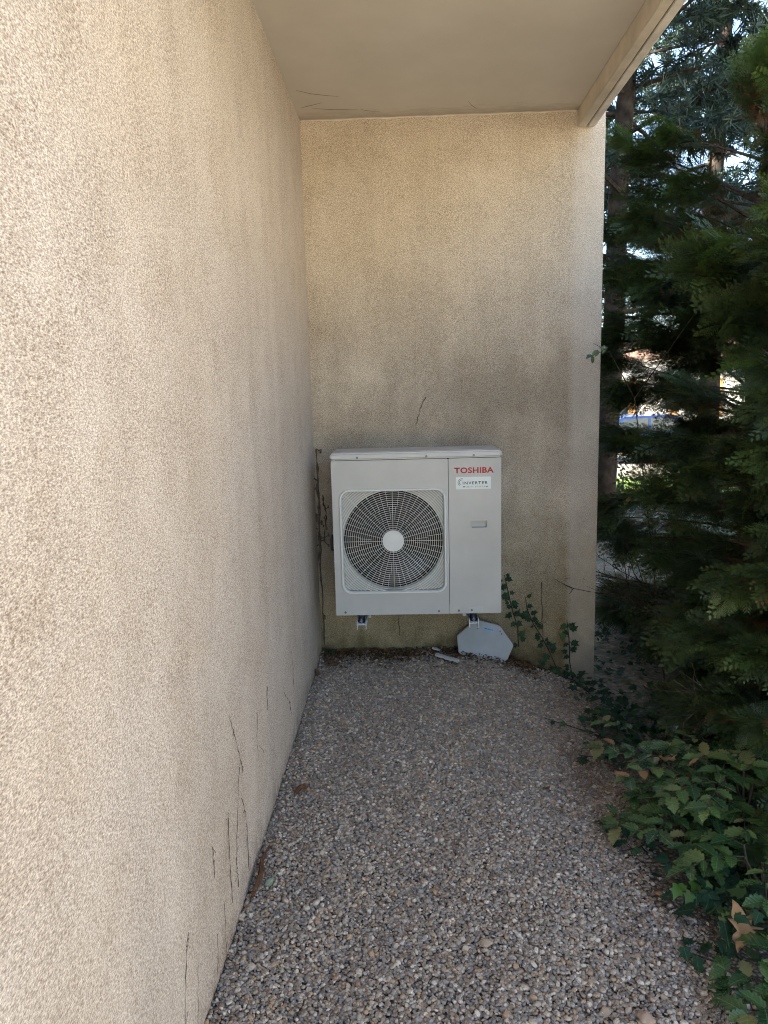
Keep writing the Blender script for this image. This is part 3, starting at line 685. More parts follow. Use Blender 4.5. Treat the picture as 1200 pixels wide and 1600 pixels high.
# bare dead stems on the end wall and unit-side corner
def dead(pts, label, r=.0022, group=None, name='dead_vine_stem', twigs=2, seed=0, axis='x'):
    rg = random.Random(seed); P = [np.array(p, float) for p in pts]; Q = []
    for i in range(len(P)-1):
        for k in range(8):
            t = k/8; q = P[i]*(1-t)+P[i+1]*t; j = rg.uniform(-1, 1)*.005
            if axis == 'x': q[1] += j
            else: q[0] += j
            Q.append(q)
    Q.append(P[-1]); O = Q[-1]; mb = MB(); mb.tube([tuple(q-O) for q in Q], [r*rg.uniform(.25, 1.35) for q in Q], 5)
    for k in range(twigs):
        q = rg.choice(Q); e = q+np.array([0, rg.uniform(-.03, .03), rg.uniform(-.03, .02)]) if axis == 'x' else q+np.array([rg.uniform(-.03, .03), 0, rg.uniform(-.03, .02)])
        mb.tube([tuple(q-O), tuple(e-O)], [r*.7, r*.4], 4); c_ = tuple(e-O); s_ = r*1.5; mb.box(c_[0]-r*.6, c_[0]+r*.6, c_[1]-s_*.7, c_[1]+s_*.7, c_[2]-s_, c_[2]+s_)
    o = mb.build(name, M_deadvine); o.location = tuple(O); return tag(o, label, 'vine stem', group)
xw = XL+.003
G1 = 'dead vine stems clinging to the left wall'
for i, (p, lab) in enumerate([
    ([(1.958,.365),(1.945,.25),(1.946,.104)], 'longest dark dead stem in the thick cluster low on the left wall'),
    ([(1.785,.398),(1.785,.30)], 'short straight dead stem standing apart left of the thick cluster'),
    ([(2.119,.437),(2.06,.30),(2.016,.18)], 'upright dead stem just behind the thick cluster on the left wall'),
    ([(2.13,.33),(2.17,.25),(2.168,.051)], 'dead stem of the cluster closest to the gravel line'),
    ([(2.022,.20),(2.022,.10)], 'stubby dead stem low in the thick cluster'),
    ([(1.775,.139),(1.751,.02)], 'thin dead stem running into the gravel below the lone stem'),
    ([(1.545,.33),(1.52,.288),(1.467,.12)], 'hook-topped dead stem lowest and nearest on the left wall'),
    ([(1.60,.20),(1.559,.03)], 'thin dead stem beside the hook-topped one'),
    ([(2.04,.65),(2.09,.56),(2.161,.425),(2.165,.40)], 'bent dead stem with a clump at its lower end'),
    ([(2.43,.48),(2.39,.40),(2.40,.31)], 'hair-thin dead stem in the middle of the left wall marks'),
    ([(2.42,.36),(2.50,.29)], 'slanting dead stem beyond the hair-thin one'),
    ([(2.61,.50),(2.60,.41)], 'short dead stem above the slanting one'),
    ([(2.95,.33),(3.07,.24),(3.12,.15)], 'slanting dead stem nearest the end wall corner'),
    ([(3.2,.42),(3.22,.22)], 'faint upright dead stem nearest the end wall corner'),
    ([(1.86,.18),(1.845,.0)], 'thin dead stem ending at the gravel under the thick cluster')]):
    dead([(xw, y, z) for y, z in p], lab, (.0007 if 'thin' in lab or 'faint' in lab else .0010), G1, twigs=1 if 'thin' in lab else 3, seed=i)
dead([(.121, yw+.002, 1.535), (.085, yw+.002, 1.46), (.063, yw+.002, 1.371)], 'thin curved dead stem on the end wall just above the outdoor unit', .002, axis='y', twigs=0)
dead([(-.06, yw+.002, .40), (-.07, yw+.002, .25), (-.06, yw+.002, .10)], 'fine dead stem hanging on the end wall below the fan grille', .0022, axis='y', twigs=1)
dead([(.80, yw, .42), (.80, yw, .2), (.82, yw, 0)], 'bare upright stem on the yellowed foot of the end wall', .0028, axis='y', twigs=2, seed=4)
dead([(-.525, 4.30, 1.25), (-.522, 4.30, .95), (-.525, 4.30, .60), (-.52, 4.30, .05)], 'old woody vine stem running up the corner behind the outdoor unit', .008, axis='y', twigs=9, seed=5)
dead([(-.50, 4.31, .98), (-.48, 4.31, .86), (-.50, 4.31, .7)], 'tangled dead twig beside the old corner stem', .005, axis='y', twigs=10, seed=6)
# cobweb wisps under the slab and dirt clots on the end wall
for i, (x, y, z, lx, ly) in enumerate(((-.40,3.95,ZC,.10,.05),(-.33,4.16,ZC,.12,.02),(-.45,4.10,ZC,.06,-.03),(.39,4.18,ZC,.03,.06),(-.15,4.2,ZC,.05,.02))):
    mb = MB(); mb.tube([(-lx, -ly, -.004), (-lx*.3, -ly*.1, -.006), (lx*.4, ly*.5, -.005), (lx, ly, -.003)], [.0004, .0009, .0007, .0003], 4)
    o = mb.build('cobweb_strand', M_deadvine); o.location = (x, y, z)
    tag(o, ['dusty cobweb strand on the ceiling nearest the viewer', 'longest dusty cobweb strand on the ceiling by the end wall', 'short dusty cobweb strand in the ceiling corner', 'dark cobweb tuft on the ceiling toward the beam', 'small cobweb strand at the middle of the ceiling edge'][i], 'cobweb', 'cobweb strands under the ceiling')

# ------------------------------------------------------------------ cypress hedge
def spray_template(seed, fine, flat=.08):
    rg = random.Random(seed); V = []; T = []; k_ = .36 if fine else 1.25
    def loz(p, d, n_, l, w_):
        p = np.array(p); d = unit(d); s = np.cross(d, n_)*k_; o = len(V)
        V.extend([p, p+d*l*.4-s*w_, p+d*l, p+d*l*.4+s*w_]); T.extend([(o, o+1, o+3), (o+1, o+2, o+3)])
    z = np.array([0, 0, 1.]); nb = 15 if fine else 8; nsub = 7 if fine else 2
    loz((0, 0, 0), (0, 1, 0), z, 1.0, .014)
    for i in range(nb):
        t = .08+.88*i/(nb-1); s = 1 if i % 2 else -1; l = (.50*(1-t)+.09)*rg.uniform(.75, 1.15)
        p = np.array([0, t, flat*math.sin(t*2)-.10*t*t]); d = unit((s*rg.uniform(.60, .9), .75, rg.uniform(-.18, .12)))
        loz(p, d, z, l, .018)
        for j in range(nsub):
            q = p+d*l*(.15+.80*j/nsub); ll = l*(.46-.34*j/nsub)*rg.uniform(.8, 1.2)
            for e in (1, -1):
                loz(q, d*.8+np.cross(z, d)*e*.6+np.array([0, 0, rg.uniform(-.15, .15)]), unit((rg.uniform(-.25, .25), rg.uniform(-.2, .2), 1)), ll, .018)
    return np.array(V, np.float32), np.array(T, np.int32)
SPR_F = [spray_template(k, True) for k in range(5)]
ME_SPR = [np_mesh('spray', V, T, M_cyp) for V, T in SPR_F]; ME_TIP = [np_mesh('spray', V, T, M_cyptip) for V, T in SPR_F]
NG_F = {}
def foliage_scatter(name, mo, mm, parent):
    """sprays of a bush past the individually built ones: a point per spray, the spray meshes set on them"""
    n = len(mo); ro = np.empty((n, 3), np.float32); sc = np.linalg.norm(mo[:, :3, 0], axis=1).astype(np.float32)
    for i in range(n): ro[i] = Matrix((mo[i, :3, :3]/sc[i]).tolist()).to_euler()
    me = bpy.data.meshes.new(name); me.vertices.add(n); me.vertices.foreach_set('co', mo[:, :3, 3].astype(np.float32).ravel())
    a = me.attributes.new('ro', 'FLOAT_VECTOR', 'POINT'); a.data.foreach_set('vector', ro.ravel())
    a = me.attributes.new('sc', 'FLOAT', 'POINT'); a.data.foreach_set('value', sc)
    o = add_obj(name, me, parent); o['kind'] = 'stuff'
    if mm.name not in NG_F:
        ng = bpy.data.node_groups.new('foliage_'+mm.name, 'GeometryNodeTree'); NG_F[mm.name] = ng
        ng.interface.new_socket('Geometry', in_out='INPUT', socket_type='NodeSocketGeometry'); ng.interface.new_socket('Geometry', in_out='OUTPUT', socket_type='NodeSocketGeometry')
        N = ng.nodes.new; Lk = ng.links.new; gi = N('NodeGroupInput'); go = N('NodeGroupOutput'); g2i = N('GeometryNodeGeometryToInstance')
        for so_ in SPRAY_OBJ.values():
            oi = N('GeometryNodeObjectInfo'); oi.transform_space = 'ORIGINAL'; oi.inputs['Object'].default_value = so_
            sm = N('GeometryNodeSetMaterial'); sm.inputs['Material'].default_value = mm; Lk(oi.outputs['Geometry'], sm.inputs[0]); Lk(sm.outputs[0], g2i.inputs[0])
        ip = N('GeometryNodeInstanceOnPoints'); Lk(gi.outputs[0], ip.inputs['Points']); Lk(g2i.outputs[0], ip.inputs['Instance']); ip.inputs['Pick Instance'].default_value = True
        rv = N('FunctionNodeRandomValue'); rv.data_type = 'INT'; rv.inputs[4].default_value = 0; rv.inputs[5].default_value = len(SPRAY_OBJ)-1; Lk(rv.outputs[2], ip.inputs['Instance Index'])
        a1 = N('GeometryNodeInputNamedAttribute'); a1.data_type = 'FLOAT'; a1.inputs[0].default_value = 'sc'; Lk(a1.outputs[0], ip.inputs['Scale'])
        a2 = N('GeometryNodeInputNamedAttribute'); a2.data_type = 'FLOAT_VECTOR'; a2.inputs[0].default_value = 'ro'; e2r = N('FunctionNodeEulerToRotation'); Lk(a2.outputs[0], e2r.inputs[0]); Lk(e2r.outputs[0], ip.inputs['Rotation'])
        Lk(ip.outputs[0], go.inputs[0])
    o.modifiers.new('sprays', 'NODES').node_group = NG_F[mm.name]
SPRAY_OBJ = {}
def cypress(x, y, h, prof, nb, label, seed, nobj, dens=1.0, zgap=None, ssc=1.0):
    rg = np.random.default_rng(seed); z0 = float(gz(x, y))-.03; O = np.array([x, y, z0])
    t_ = thing('cypress_bush', label, 'conifer', tuple(O), 'cypress bushes forming the hedge')
    tr = MB(); tr.tube([(0, 0, 0), (.02, .03, h*.35), (-.02, 0, h*.7), (.01, .01, h*.97)], [.055, .045, .03, .006], 7); tr.build('trunk', M_bark, t_)
    br = MB(); mats, idx, tint, kind = [], [], [], []
    for k in range(nb):
        f = (k+rg.random())/nb; zh = .06+f*(h-.10)*.97; a = rg.uniform(0, 2*math.pi); env = np.interp(f, [0, .1, .3, .55, .75, .9, 1], prof)*rg.uniform(.70, .97)
        rise = .02+.5*f+rg.uniform(-.2, .25); dirh = np.array([math.cos(a), math.sin(a), 0]); sub = unit(dirh+np.array([0, 0, rise])); L = env/max(.3, np.dot(sub, dirh))
        if f > .93: sub = unit(dirh*.35+np.array([0, 0, 1])); L = (h-zh)*.8+.12
        p0 = O+np.array([0, 0, zh-.10*L]); pts = [p0+sub*L*t+np.array([0, 0, -.10*L*t*t*(1.4-f)]) for t in np.linspace(0, 1, 5)]
        br.tube([tuple(p-O) for p in pts], [.012-.0105*t for t in np.linspace(0, 1, 5)], 4, cap=False)
        sd = unit(np.cross(sub, [0, 0, 1])); up = np.cross(sd, sub)
        gapf = 1.0
        if zgap and zgap[0] < zh < zgap[1]: gapf = zgap[2]
        ns = int((26+58*L)*dens*gapf)
        for j in range(ns):
            t = 1-.72*rg.random()**1.7; i = min(3, int(t*4)); p = pts[i]+(pts[i+1]-pts[i])*(t*4-i)
            s = rg.choice([-1, 1]); fwd = rg.uniform(.35, 1.1); d = unit(sub*fwd+sd*s*rg.uniform(.1, 1)*(1.05-t*.5)+up*rg.uniform(-.5, .35)+np.array([0, 0, -.30+.9*max(0, f-.62)]))
            nn = unit(up*rg.uniform(.3, 1)+sd*rg.uniform(-.9, .9)+np.array([0, 0, .2])); sc = rg.uniform(.13, .27)*ssc*(1.05-.35*max(0, f-.75)*4*.5)
            tint.append(rg.random()*.9)
            out = t; dead_ = (out < .66 and rg.random() < (.85 if .8 < zh < 2.1 else .6)) or rg.random() < .06
            mats.append(frame(p+d*.01, d, nn, sc*(.7 if dead_ else 1))); idx.append(int(rg.integers(0, 5))); kind.append(2 if dead_ else 1 if (out > .86 and (f > .86 or rg.random() < .10)) else 0)
    br.build('branch', M_twig, t_)
    mats = np.array(mats); idx = np.array(idx); tint = np.array(tint); kind = np.array(kind)
    dist = np.linalg.norm(mats[:, :3, 3]-CAMP, axis=1)
    rad = np.hypot(mats[:, 0, 3]-x, mats[:, 1, 3]-y)
    score = dist-1.2*rad; used = np.zeros(len(mats), bool); n = 0
    for q in np.argsort(score):
        if n >= nobj: break
        if kind[q] == 2 or dist[q] < 1.6 or not in_view(mats[q, :3, 3], -.01): continue
        M = mats[q].copy(); M[:3, 3] -= O; so_ = add_obj('spray', (ME_TIP if kind[q] == 1 else ME_SPR)[idx[q]], t_, Matrix(M.tolist())); SPRAY_OBJ.setdefault(int(idx[q]), so_); used[q] = True; n += 1
    for kk, nm, mm in ((0, 'foliage', M_cyp), (1, 'young_foliage', M_cyptip), (2, 'dead_foliage', M_cypdead)):
        sel = (~used) & (kind == kk)
        if not sel.any(): continue
        mo = mats[sel].copy(); mo[:, :3, 3] -= O; foliage_scatter(nm, mo, mm, t_)
    return len(mats)
ns_ = 0
ns_ += cypress(2.27, 4.95, 3.75, [.80, .92, 1.0, 1.02, 1.0, .84, .40], 165, 'tallest cypress bush of the hedge, rising right behind the end wall edge', 21, 300, 1.15, (.85, 1.7, .88))
ns_ += cypress(2.08, 3.35, 2.62, [.82, .90, .90, .90, .92, .80, .4], 120, 'cypress bush in the middle of the hedge, dark and dense', 22, 300, 1.1, (.85, 1.7, .88))
ns_ += cypress(1.90, 2.48, 2.40, [.70, .86, .86, .86, .88, .70, .3], 120, 'cypress bush of the hedge nearest the viewer at the frame edge', 23, 300, 1.7, None, .66)
ns_ += cypress(3.9, 6.6, 3.2, [.7, .85, .85, .85, .8, .6, .25], 80, 'shaded cypress bush standing behind the hedge row', 26, 60, .5, (.9, 1.7, .3))
ns_ += cypress(3.3, 4.6, 3.0, [.5, .6, .6, .6, .7, .5, .25], 50, 'loose cypress bush in the second row behind the hedge', 24, 100, .7, (.3, 1.7, .35))
# bare lower twigs by the wall edge
tw = MB(); rg = random.Random(5)
def twig(p, d, L, r, depth):
    P = [np.array(p)]; d = unit(d)
    for k in range(4): d = unit(d+np.array([rg.uniform(-.25, .25), rg.uniform(-.25, .25), rg.uniform(-.15, .2)])); P.append(P[-1]+d*L/4)
    tw.tube([tuple(q) for q in P], [r, r*.85, r*.7, r*.55, r*.35], 4, cap=False)
    if depth:
        for k in range(4): twig(P[rg.randrange(1, 5)], d+np.array([rg.uniform(-.8, .8), rg.uniform(-.8, .8), rg.uniform(-.5, .7)]), L*.55, r*.55, depth-1)
for k in range(7): twig((.3-.05*k, 0, .05+.06*k), (-1, rg.uniform(-.3, .3), rg.uniform(-.05, .35)), rg.uniform(.35, .6), .007, 2)
o = tw.build('dead_branch', M_twig); o.location = (1.55, 4.35, -.05); tag(o, 'tangle of bare dark twigs low in the hedge beside the end wall edge', 'dead branch')
tw = MB()
for k in range(6): twig((0, 0, 0), (-.6+rg.uniform(-.4, .4), -.4, rg.uniform(-.25, .15)), rg.uniform(.2, .35), .0026, 1)
o = tw.build('dead_branch', M_deadvine); o.location = (1.30, 2.95, .30); tag(o, 'fan of pale dry twigs hanging just above the holly-leaved shrubs', 'dead branch')

# broad-leaved climber poking out of the hedge
cl = thing('climbing_plant', 'oval-leaved climber threading the hedge with a sprig over the end wall edge', 'climber', (1.45, 4.0, -.2)); O = np.array([1.45, 4.0, -.2])
st = MB(); st.tube([(0, 0, 0), (-.1, .05, .9), (-.2, .1, 1.7), (-.33, .13, 1.95), (-.42, .13, 2.0)], [.005, .004, .003, .002, .0012], 5)
st.tube([(-.2, .1, 1.7), (.05, -.2, 2.2), (.1, -.3, 2.35)], [.003, .002, .001], 5); st.build('stem', M_twig, cl)
rg = random.Random(9)
for k in range(9): place_leaf(ME_OV[0], cl, frame(O+np.array([-.36-.012*k+.02*(k % 3), .13, 1.99-.008*k]), (rg.uniform(-1, .2), rg.uniform(-.4, .2), rg.uniform(-.9, .5)), (rg.uniform(-.5, .5), -1, .6), rg.uniform(.035, .05)), O)
for k in range(7): place_leaf(ME_OV[0], cl, frame(O+np.array([.0+rg.uniform(-.1, .12), -.25+rg.uniform(-.05, .05), 2.3+rg.uniform(-.12, .12)]), (rg.uniform(-1, 1), -.2, rg.uniform(-1, .6)), (rg.uniform(-.5, .5), -1, .5), rg.uniform(.06, .085)), O)

# ------------------------------------------------------------------ ground cover under the hedge, litter
def scatter(name, n, fx, templates, m, size, label, cat, tilt=.5, dz=(0, .03)):
    mats, idx, tint = [], [], []; rg = np.random.default_rng(abs(hash(name)) % 1000 if False else len(name)*7+n)
    while len(mats) < n:
        p = fx(rg)
        if p is None: continue
        x, y = p; a = rg.uniform(0, 6.28); z = float(gz(x, y))+rg.uniform(*dz)
        mats.append(frame((x, y, z), (math.cos(a), math.sin(a), rg.uniform(-.4, .25)), (rg.uniform(-tilt, tilt), rg.uniform(-tilt, tilt), 1), size*rg.uniform(.6, 1.3))); idx.append(int(rg.integers(0, len(templates)))); tint.append(rg.random())
    V, T, tt = bake(mats, templates, idx, tint); o = add_obj(name, np_mesh(name, V, T, m, tt)); return tag(o, label, cat, kind='stuff')
def fx_under(rg):
    x, y = rg.uniform(.78, 2.4), rg.uniform(1.3, 4.3)
    e = .92+.06*math.sin(5*y)+.12*sstep(3.0, 3.6, y)*0
    return (x, y) if x > e+rg.uniform(-.08, .15) else None
scatter('ground_ivy', 2600, fx_under, L_IVY, M_ivy, .052, 'dark ivy carpet under the hedge', 'ivy', .7, (.0, .14))
def fx_far(rg):
    x, y = rg.uniform(1.2, 5), rg.uniform(4.4, 10.5)
    return (x, y) if math.sin(2.3*x+.7)*math.sin(1.1*y)+rg.uniform(-.5, .5) > .05 else None
scatter('ground_ivy', 3200, fx_far, L_IVY, M_ivy, .048, 'patchy ivy on the ground beyond the end wall', 'ivy', .6, (0, .10))
STICK = [(np.array([[-.02, 0, 0], [.02, 0, 0], [.012, 1, .03], [-.012, 1, .03]], np.float32), np.array([[0, 1, 2], [0, 2, 3]], np.int32))]
def fx_lit(rg):
    y = rg.uniform(1.5, 4.2); x = rg.normal(.80, .13) if y < 3.4 else rg.normal(.85, .12)
    if rg.random() < .3: x, y = rg.normal(.72, .08), rg.normal(2.85, .22)
    return (x, y) if .3 < x < 1.1 and 1.35 < y < 4.25 else None
scatter('needle_litter', 2600, fx_lit, STICK, M_red_dead, .035, 'brown needle litter along the hedge side of the gravel', 'litter', .4, (.004, .012))
def fx_base(rg):
    return (rg.uniform(-.53, .75), D-.02-abs(rg.normal(0, .09)))
scatter('wall_litter', 2200, fx_base, L_OVAL, M_cypdead, .022, 'dark rotted leaf crumbs at the foot of the end wall', 'litter', 1.0, (.005, .035))

def fx_left(rg):
    return (XL+.006+abs(rg.normal(0, .02)), rg.uniform(1.4, 4.3))
scatter('wall_litter', 420, fx_left, STICK, M_red_dead, .03, 'brown twig crumbs along the foot of the left wall', 'litter', .4, (.003, .010))
# single fallen leaves
def curled(outline, roll, seed, m, name='dry_leaf', n=9):
    """a dry leaf as a curled, crumpled sheet with thickness"""
    rg = random.Random(seed); V, T = fan_mesh(outline, .0, 0); bm = bmesh.new()
    vs_ = [bm.verts.new(tuple(v)) for v in V]
    for t in T:
        try: bm.faces.new([vs_[i] for i in t])
        except ValueError: pass
    bmesh.ops.subdivide_edges(bm, edges=bm.edges[:], cuts=1, use_grid_fill=True)
    ph = rg.uniform(0, 6)
    for v in bm.verts:
        x, y = v.co.x, v.co.y; a = x*roll
        v.co.x = math.sin(a)/roll; v.co.z = (1-math.cos(a))/roll + .06*math.sin(9*y+ph+4*x)+.04*math.sin(14*x+ph) - .25*(y-.4)**2*rg.uniform(.95, 1.05)
    me = bpy.data.meshes.new(name); bm.to_mesh(me); bm.free(); me.materials.append(m)
    o = link(name, me, m, smooth='all'); sm = o.modifiers.new('thick', 'SOLIDIFY'); sm.thickness = .012; return o
PLANE = [(0,0),(.12,.02),(.42,-.08),(.40,.12),(.62,.30),(.38,.38),(.46,.66),(.24,.60),(.12,.78),(0,1.02),(-.12,.78),(-.24,.60),(-.46,.66),(-.38,.38),(-.62,.30),(-.40,.12),(-.42,-.08),(-.12,.02)]
lv = [((.93,1.87,.05), PLANE, .9, .115, (1.0,.2,.5), M_brown, 'big curled tan dry leaf among the ivy at the gravel edge'),
      ((-.475,2.70,.012), OVAL, 2.2, .07, (.2,.1,-.9), M_red_dead, 'russet dry leaf on the gravel near the left wall'),
      ((-.455,2.735,.012), OVAL, 1.8, .05, (-.2,.3,-1.5), M_brown, 'orange brown dry leaf touching the russet leaf by the left wall'),
      ((-.43,4.06,.02), PLANE, 1.6, .08, (.1,.2,1.0), M_red_dead, 'rusty dry leaf in the far corner left of the outdoor unit'),
      ((-.515,3.92,.015), OVAL, 1.6, .08, (.1,.5,.3), M_red_dead, 'rusty dry leaf pressed against the left wall near the corner'),
      ((.16,2.06,.012), OVAL, 2.5, .03, (.1,.1,.7), M_red_dead, 'small russet leaf scrap alone in the open gravel'),
      ((.80,2.10,.02), OVAL, 2.2, .06, (.2,.0,1.4), M_brown, 'narrow tan dry leaf under the fresh ivy shoot'),
      ((.55,2.75,.012), OVAL, 2., .045, (.1,.2,2.2), M_red_dead, 'small brown leaf at the edge of the needle litter'),
      ((.50,4.10,-.03), OVAL, 2., .06, (.3,.2,.4), M_red_dead, 'reddish leaf scrap below the grey board'),
      ((.38,4.12,.0), OVAL, 2., .05, (.3,.2,1.4), M_red_dead, 'reddish leaf scrap between the offcut and the grey board'),
      ((.93,2.52,.23), PLANE, 1.5, .06, (.7,.2,2.8), M_brown, 'pale brown dry leaf caught on top of the holly-leaved shrubs'),
      ((.99,2.50,.22), OVAL, 1.5, .07, (.9,.1,-2.6), M_brown, 'folded brown dry leaf hanging beside the caught one'),
      ((1.02,3.45,1.02), OVAL, 1.5, .06, (.9,.1,-2.6), M_brown, 'orange dry leaf caught in the hedge at mid height')]
for p, ol, ro_, sz, rt, m, lab in lv:
    o = curled(ol, ro_, hash(lab) % 97 if False else len(lab), m); o.location = (p[0], p[1], p[2]+(float(gz(p[0], p[1])) if p[2] < .15 else 0)); o.scale = (sz,)*3; o.rotation_euler = rt
    tag(o, lab, 'dry leaf')
mb = MB(); mb.tube([(0, -.13, 0), (.008, -.04, .006), (-.004, .05, .004), (.006, .13, 0)], [.006, .009, .007, .003], 5)
o = mb.build('bark_strip', M_red_dead); o.location = (-.515, 2.23, .012); tag(o, 'reddish brown bark strip lying along the left wall foot', 'bark strip')
def stone(p, sc, c, lab, seed):
    me = bpy.data.meshes.new('stone'); bm = bmesh.new(); bmesh.ops.create_icosphere(bm, subdivisions=3, radius=1); rg = random.Random(seed); k = [rg.uniform(.8, 2) for _ in range(6)]
    for v in bm.verts: v.co *= 1+.12*math.sin(k[0]*3*v.co.x+k[1])+.10*math.sin(k[2]*3*v.co.y+k[3])+.08*math.sin(4*v.co.z+k[4])
    bm.to_mesh(me); bm.free(); o = link('stone', me, plain('stone_'+str(seed), c, .75, .3, .12, nscale=30), smooth='all'); o.scale = sc; o.location = p; o.rotation_euler = (.1, .2, seed); tag(o, lab, 'stone')
stone((.575, 1.645, .006), (.026, .019, .012), (.34, .24, .17), 'large pinkish tan stone at the bottom of the photo', 1)
stone((.30, 1.93, .006), (.020, .006, .006), (.62, .60, .56), 'thin white shard lying in the open gravel', 2)
stone((.20, 1.90, .006), (.022, .016, .011), (.33, .25, .18), 'flat brown stone larger than the gravel around it', 3)
stone((-.475, 2.17, .008), (.02, .015, .012), (.20, .22, .16), 'greenish stone beside the bark strip at the left wall', 4)

# ------------------------------------------------------------------ background trees
def needle_tuft(seed, n=9):
    rg = random.Random(seed); V = []; T = []
    for k in range(n):
        d = unit([rg.gauss(0, 1), rg.gauss(.5, .8), rg.gauss(.1, .8)]); s = unit(np.cross(d, [rg.random(), rg.random(), rg.random()+.1]))*.06; o = len(V); l = rg.uniform(.5, 1.0)
        b_ = d*.05; V += [b_-s, b_+s, d*l]; T.append((o, o+1, o+2))
    return np.array(V, np.float32), np.array(T, np.int32)
TUF = [needle_tuft(k) for k in range(4)]
def conifer(x, y, h, r0, lean, nb, blen, label, seed, z_lo=2.0, tuft=.19, per=38, m=M_pine, droop=.12, amin=0, amax=2*math.pi):
    rg = np.random.default_rng(seed); z0 = float(gz(x, y))-.06; t_ = thing('conifer_tree', label, 'tree', (x, y, z0), 'conifer trees beyond the end wall')
    tr = MB(); zs = np.linspace(0, h, 9); tr.tube([(lean*z+.04*math.sin(z), .03*math.sin(1.7*z), z) for z in zs], [r0*(1.35 if z == 0 else 1-.8*z/h) for z in zs], 12); tr.build('trunk', M_bark, t_, smooth='all')
    br = MB(); mats, idx, tint = [], [], []
    for k in range(nb):
        z = z_lo+(h-z_lo)*((k+rg.random())/nb)**.9; f = (z-z_lo)/(h-z_lo); a = rg.uniform(amin, amax); L = blen*(1-.75*f)*rg.uniform(.6, 1.1)+.3
        d = np.array([math.cos(a), math.sin(a), rg.uniform(-.05, .35)]); p0 = np.array([lean*z, 0, z]); ts = np.linspace(0, 1, 6)
        pts = [p0+d*L*t-np.array([0, 0, droop*L*t*t]) for t in ts]; br.tube([tuple(p) for p in pts], [.035*(1-.85*t)*(1-.5*f) for t in ts], 5, cap=False)
        sd = unit(np.cross(d, [0, 0, 1]))
        for j in range(5):
            t = rg.uniform(.3, .95); p = p0+d*L*t-np.array([0, 0, droop*L*t*t]); e = unit(d*.7+sd*rg.choice([-1, 1])*rg.uniform(.5, 1.1)+np.array([0, 0, rg.uniform(-.4, .2)])); l2 = L*rg.uniform(.2, .42)
            br.tube([tuple(p), tuple(p+e*l2)], [.012, .004], 4, cap=False)
            for q in range(per):
                u = rg.uniform(.1, 1.05); pp = p+e*l2*u+rg.normal(0, .05, 3); mats.append(frame(pp, e+rg.normal(0, .3, 3), rg.normal(0, 1, 3), tuft*rg.uniform(.6, 1.25))); idx.append(int(rg.integers(0, 4))); tint.append(rg.random())
    br.build('branch', M_bark, t_); V, T, tt = bake(mats, TUF, idx, tint); o = add_obj('needles', np_mesh('needles', V, T, m, tt), t_); o['kind'] = 'stuff'
conifer(2.43, 9.4, 11, .16, .05, 56, 3.0, 'tall dark conifer whose trunk stands right behind the end wall edge', 31, z_lo=2.6)
conifer(4.6, 11.5, 12, .17, 0, 46, 3.6, 'dark conifer behind the middle of the hedge', 32, z_lo=3.2)
conifer(6.3, 9.6, 12, .15, .01, 52, 3.5, 'reddish-trunked conifer whose crown hangs over the hedge top', 33, z_lo=3.6)
conifer(4.0, 16.0, 14, .2, 0, 40, 3.4, 'farther conifer seen between the nearer trunks', 34, z_lo=3.0, tuft=.2)
conifer(8.5, 15.0, 14, .2, 0, 40, 3.6, 'farthest conifer beyond the hedge at the frame edge', 35, z_lo=3.0, tuft=.2)

# far bushes, house, cars beyond
def far_bush(x, y, r, label, seed, m=M_far):
    rg = np.random.default_rng(seed); z0 = float(gz(x, y))-.05; t_ = thing('round_bush', label, 'bush', (x, y, z0), 'bushes beyond the hedge'); mats, idx, tint = [], [], []; st = MB()
    for k in range(26):
        a = rg.uniform(0, 6.28); el = rg.uniform(.15, 1.4); rr = r*rg.uniform(.6, 1.0); e = np.array([math.cos(a)*math.cos(el), math.sin(a)*math.cos(el), math.sin(el)*1.1])*rr
        st.tube([(0, 0, 0), tuple(e*.5+np.array([0, 0, .05])), tuple(e)], [.012, .008, .003], 4, cap=False)
        for q in range(26): mats.append(frame(e*rg.uniform(.6, 1.05)+rg.normal(0, r*.14, 3), rg.normal(0, 1, 3), rg.normal(0, 1, 3)+np.array([0, 0, 1]), .10*rg.uniform(.7, 1.3))); idx.append(0); tint.append(rg.random())
    st.build('stem', M_twig, t_); V, T, tt = bake(mats, L_OVAL, idx, tint); o = add_obj('foliage', np_mesh('foliage', V, T, m, tt), t_); o['kind'] = 'stuff'
far_bush(3.5, 13.2, .8, 'rounded green bush beside the far tree trunk', 41)
far_bush(5.3, 13.6, .9, 'yellow-green bush at the lawn edge beyond the hedge', 42)
far_bush(7.6, 13.5, .9, 'bush at the lawn edge seen low through the hedge', 43)
M_house = plain('house_plaster', (.78, .74, .66), .85, .2, .04); M_tile = plain('roof_tile', (.17, .105, .075), .8, .2, .15); M_glass = plain('window_glass', (.05, .06, .07), .08, .6); M_shut = plain('shutter', (.55, .30, .12), .6)
hs = thing('far_house', 'low pale house with orange shutters far beyond the hedge', 'house', (8, 31, -.8))
mb = MB(); mb.box(-9, 14, 0, 7, 0, 3.3); mb.build('wall', M_house, hs)
mb = MB(); mb.add([(-9.4, -.4, 3.303), (14.4, -.4, 3.303), (14.4, 7.4, 3.303), (-9.4, 7.4, 3.303), (-9.4, 3.5, 4.4), (14.4, 3.5, 4.4)], [(0, 1, 5, 4), (1, 2, 5), (2, 3, 4, 5), (3, 0, 4), (0, 3, 2, 1)]); mb.build('roof', M_tile, hs)
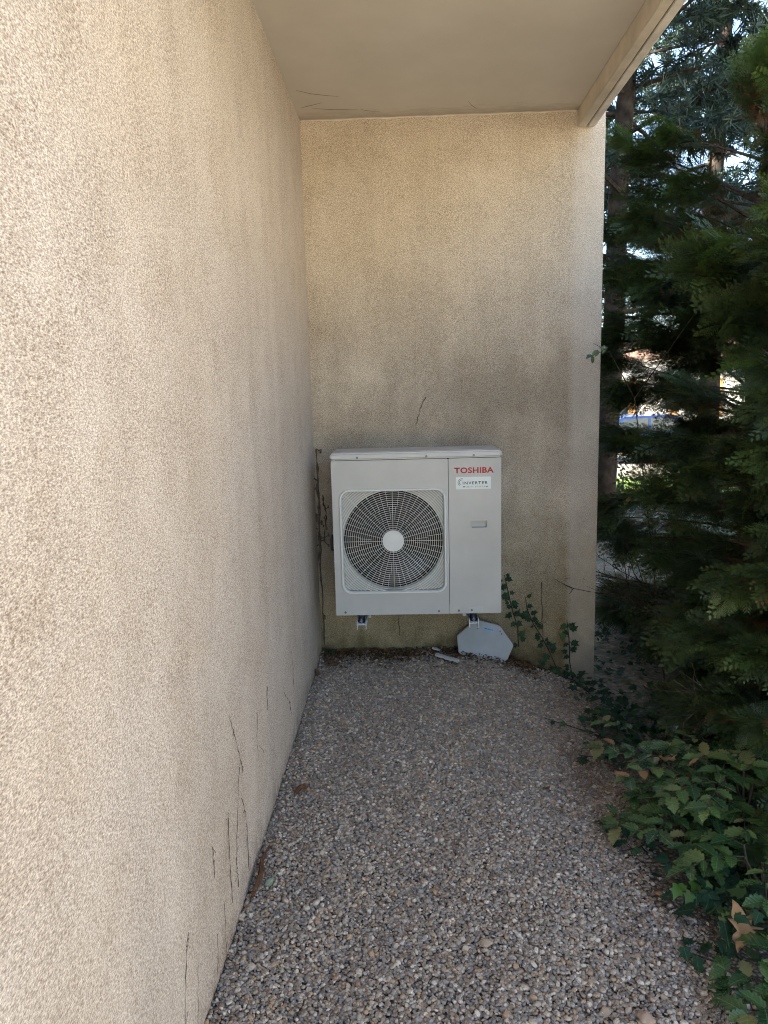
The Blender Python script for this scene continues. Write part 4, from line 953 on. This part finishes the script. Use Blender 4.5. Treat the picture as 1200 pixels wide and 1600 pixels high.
for x in (-7, -3.5, 0, 3.5, 7, 10.5):
    mb = MB(); mb.box(x, x+1.2, -.02, .05, 1.0, 2.4); wf = mb.build('window', M_glass, hs)
    for sx in (-.62, 1.22):
        mb = MB(); mb.box(x+sx, x+sx+.3, -.06, -.003, .95, 2.45); mb.build('shutter', M_shut, wf)
nb_ = thing('neighbour_building', 'tall cream neighbouring apartment block across the garden outside the frame', 'building', (19, -2, -.4))
mb = MB(); mb.box(0, 9, -15, 13, -1, 11); mb.build('wall', plain('cream_facade', (.54, .505, .45), .9, .1, .05), nb_)
mb = MB(); mb.box(-.3, 9.3, -15.3, 13.3, 11.003, 11.3); mb.build('roof', M_tile, nb_)
for yy in range(-13, 13, 3):
    for zz in (1.2, 4.2, 7.2):
        mb = MB(); mb.box(-.03, .05, yy, yy+1.1, zz, zz+1.4); mb.build('window', M_glass, nb_)
def car(x, y, z, c, label, seed):
    t_ = thing('parked_car', label, 'car', (x, y, z)); m = plain('paint_'+str(seed), c, .25, .6, .02)
    prof = [(-2.0, .35), (-2.05, .6), (-1.95, .82), (-1.2, .93), (-.6, 1.38), (.9, 1.42), (1.6, .98), (2.0, .9), (2.08, .55), (2.0, .32)]
    mb = MB(); mb.prism(prof, -.82, .82); mb.build('body', m, t_, bevel=.06, seg=2, smooth=True)
    mb = MB(); mb.prism([(-1.02, .95), (-.55, 1.31), (.12, 1.34), (.12, .95)], -.828, .828); mb.prism([(.2, .95), (.2, 1.34), (.85, 1.35), (1.35, .98)], -.828, .828); mb.build('window', M_glass, t_)
    for wx in (-1.3, 1.25):
        for wy in (-.84, .66):
            mb = MB(); mb.ring(wx, .31, .0, .31, wy, wy+.18, 20); wl = mb.build('wheel', M_rubber, t_); mb = MB(); mb.ring(wx, .31, 0, .19, wy-.01 if wy < 0 else wy+.16, wy+.02 if wy < 0 else wy+.19, 14); mb.build('rim', M_zinc, wl)
    for wy in (-.62, .42):
        mb = MB(); mb.box(-2.04, -1.96, wy, wy+.2, .62, .76); mb.build('headlight', M_white, t_)
car(6.9, 22.5, -.785, (.015, .035, .12), 'blue car parked on the road, glimpsed through the hedge', 1)
car(11.6, 22.6, -.785, (.75, .74, .72), 'white car parked ahead of the blue one behind the hedge', 2)
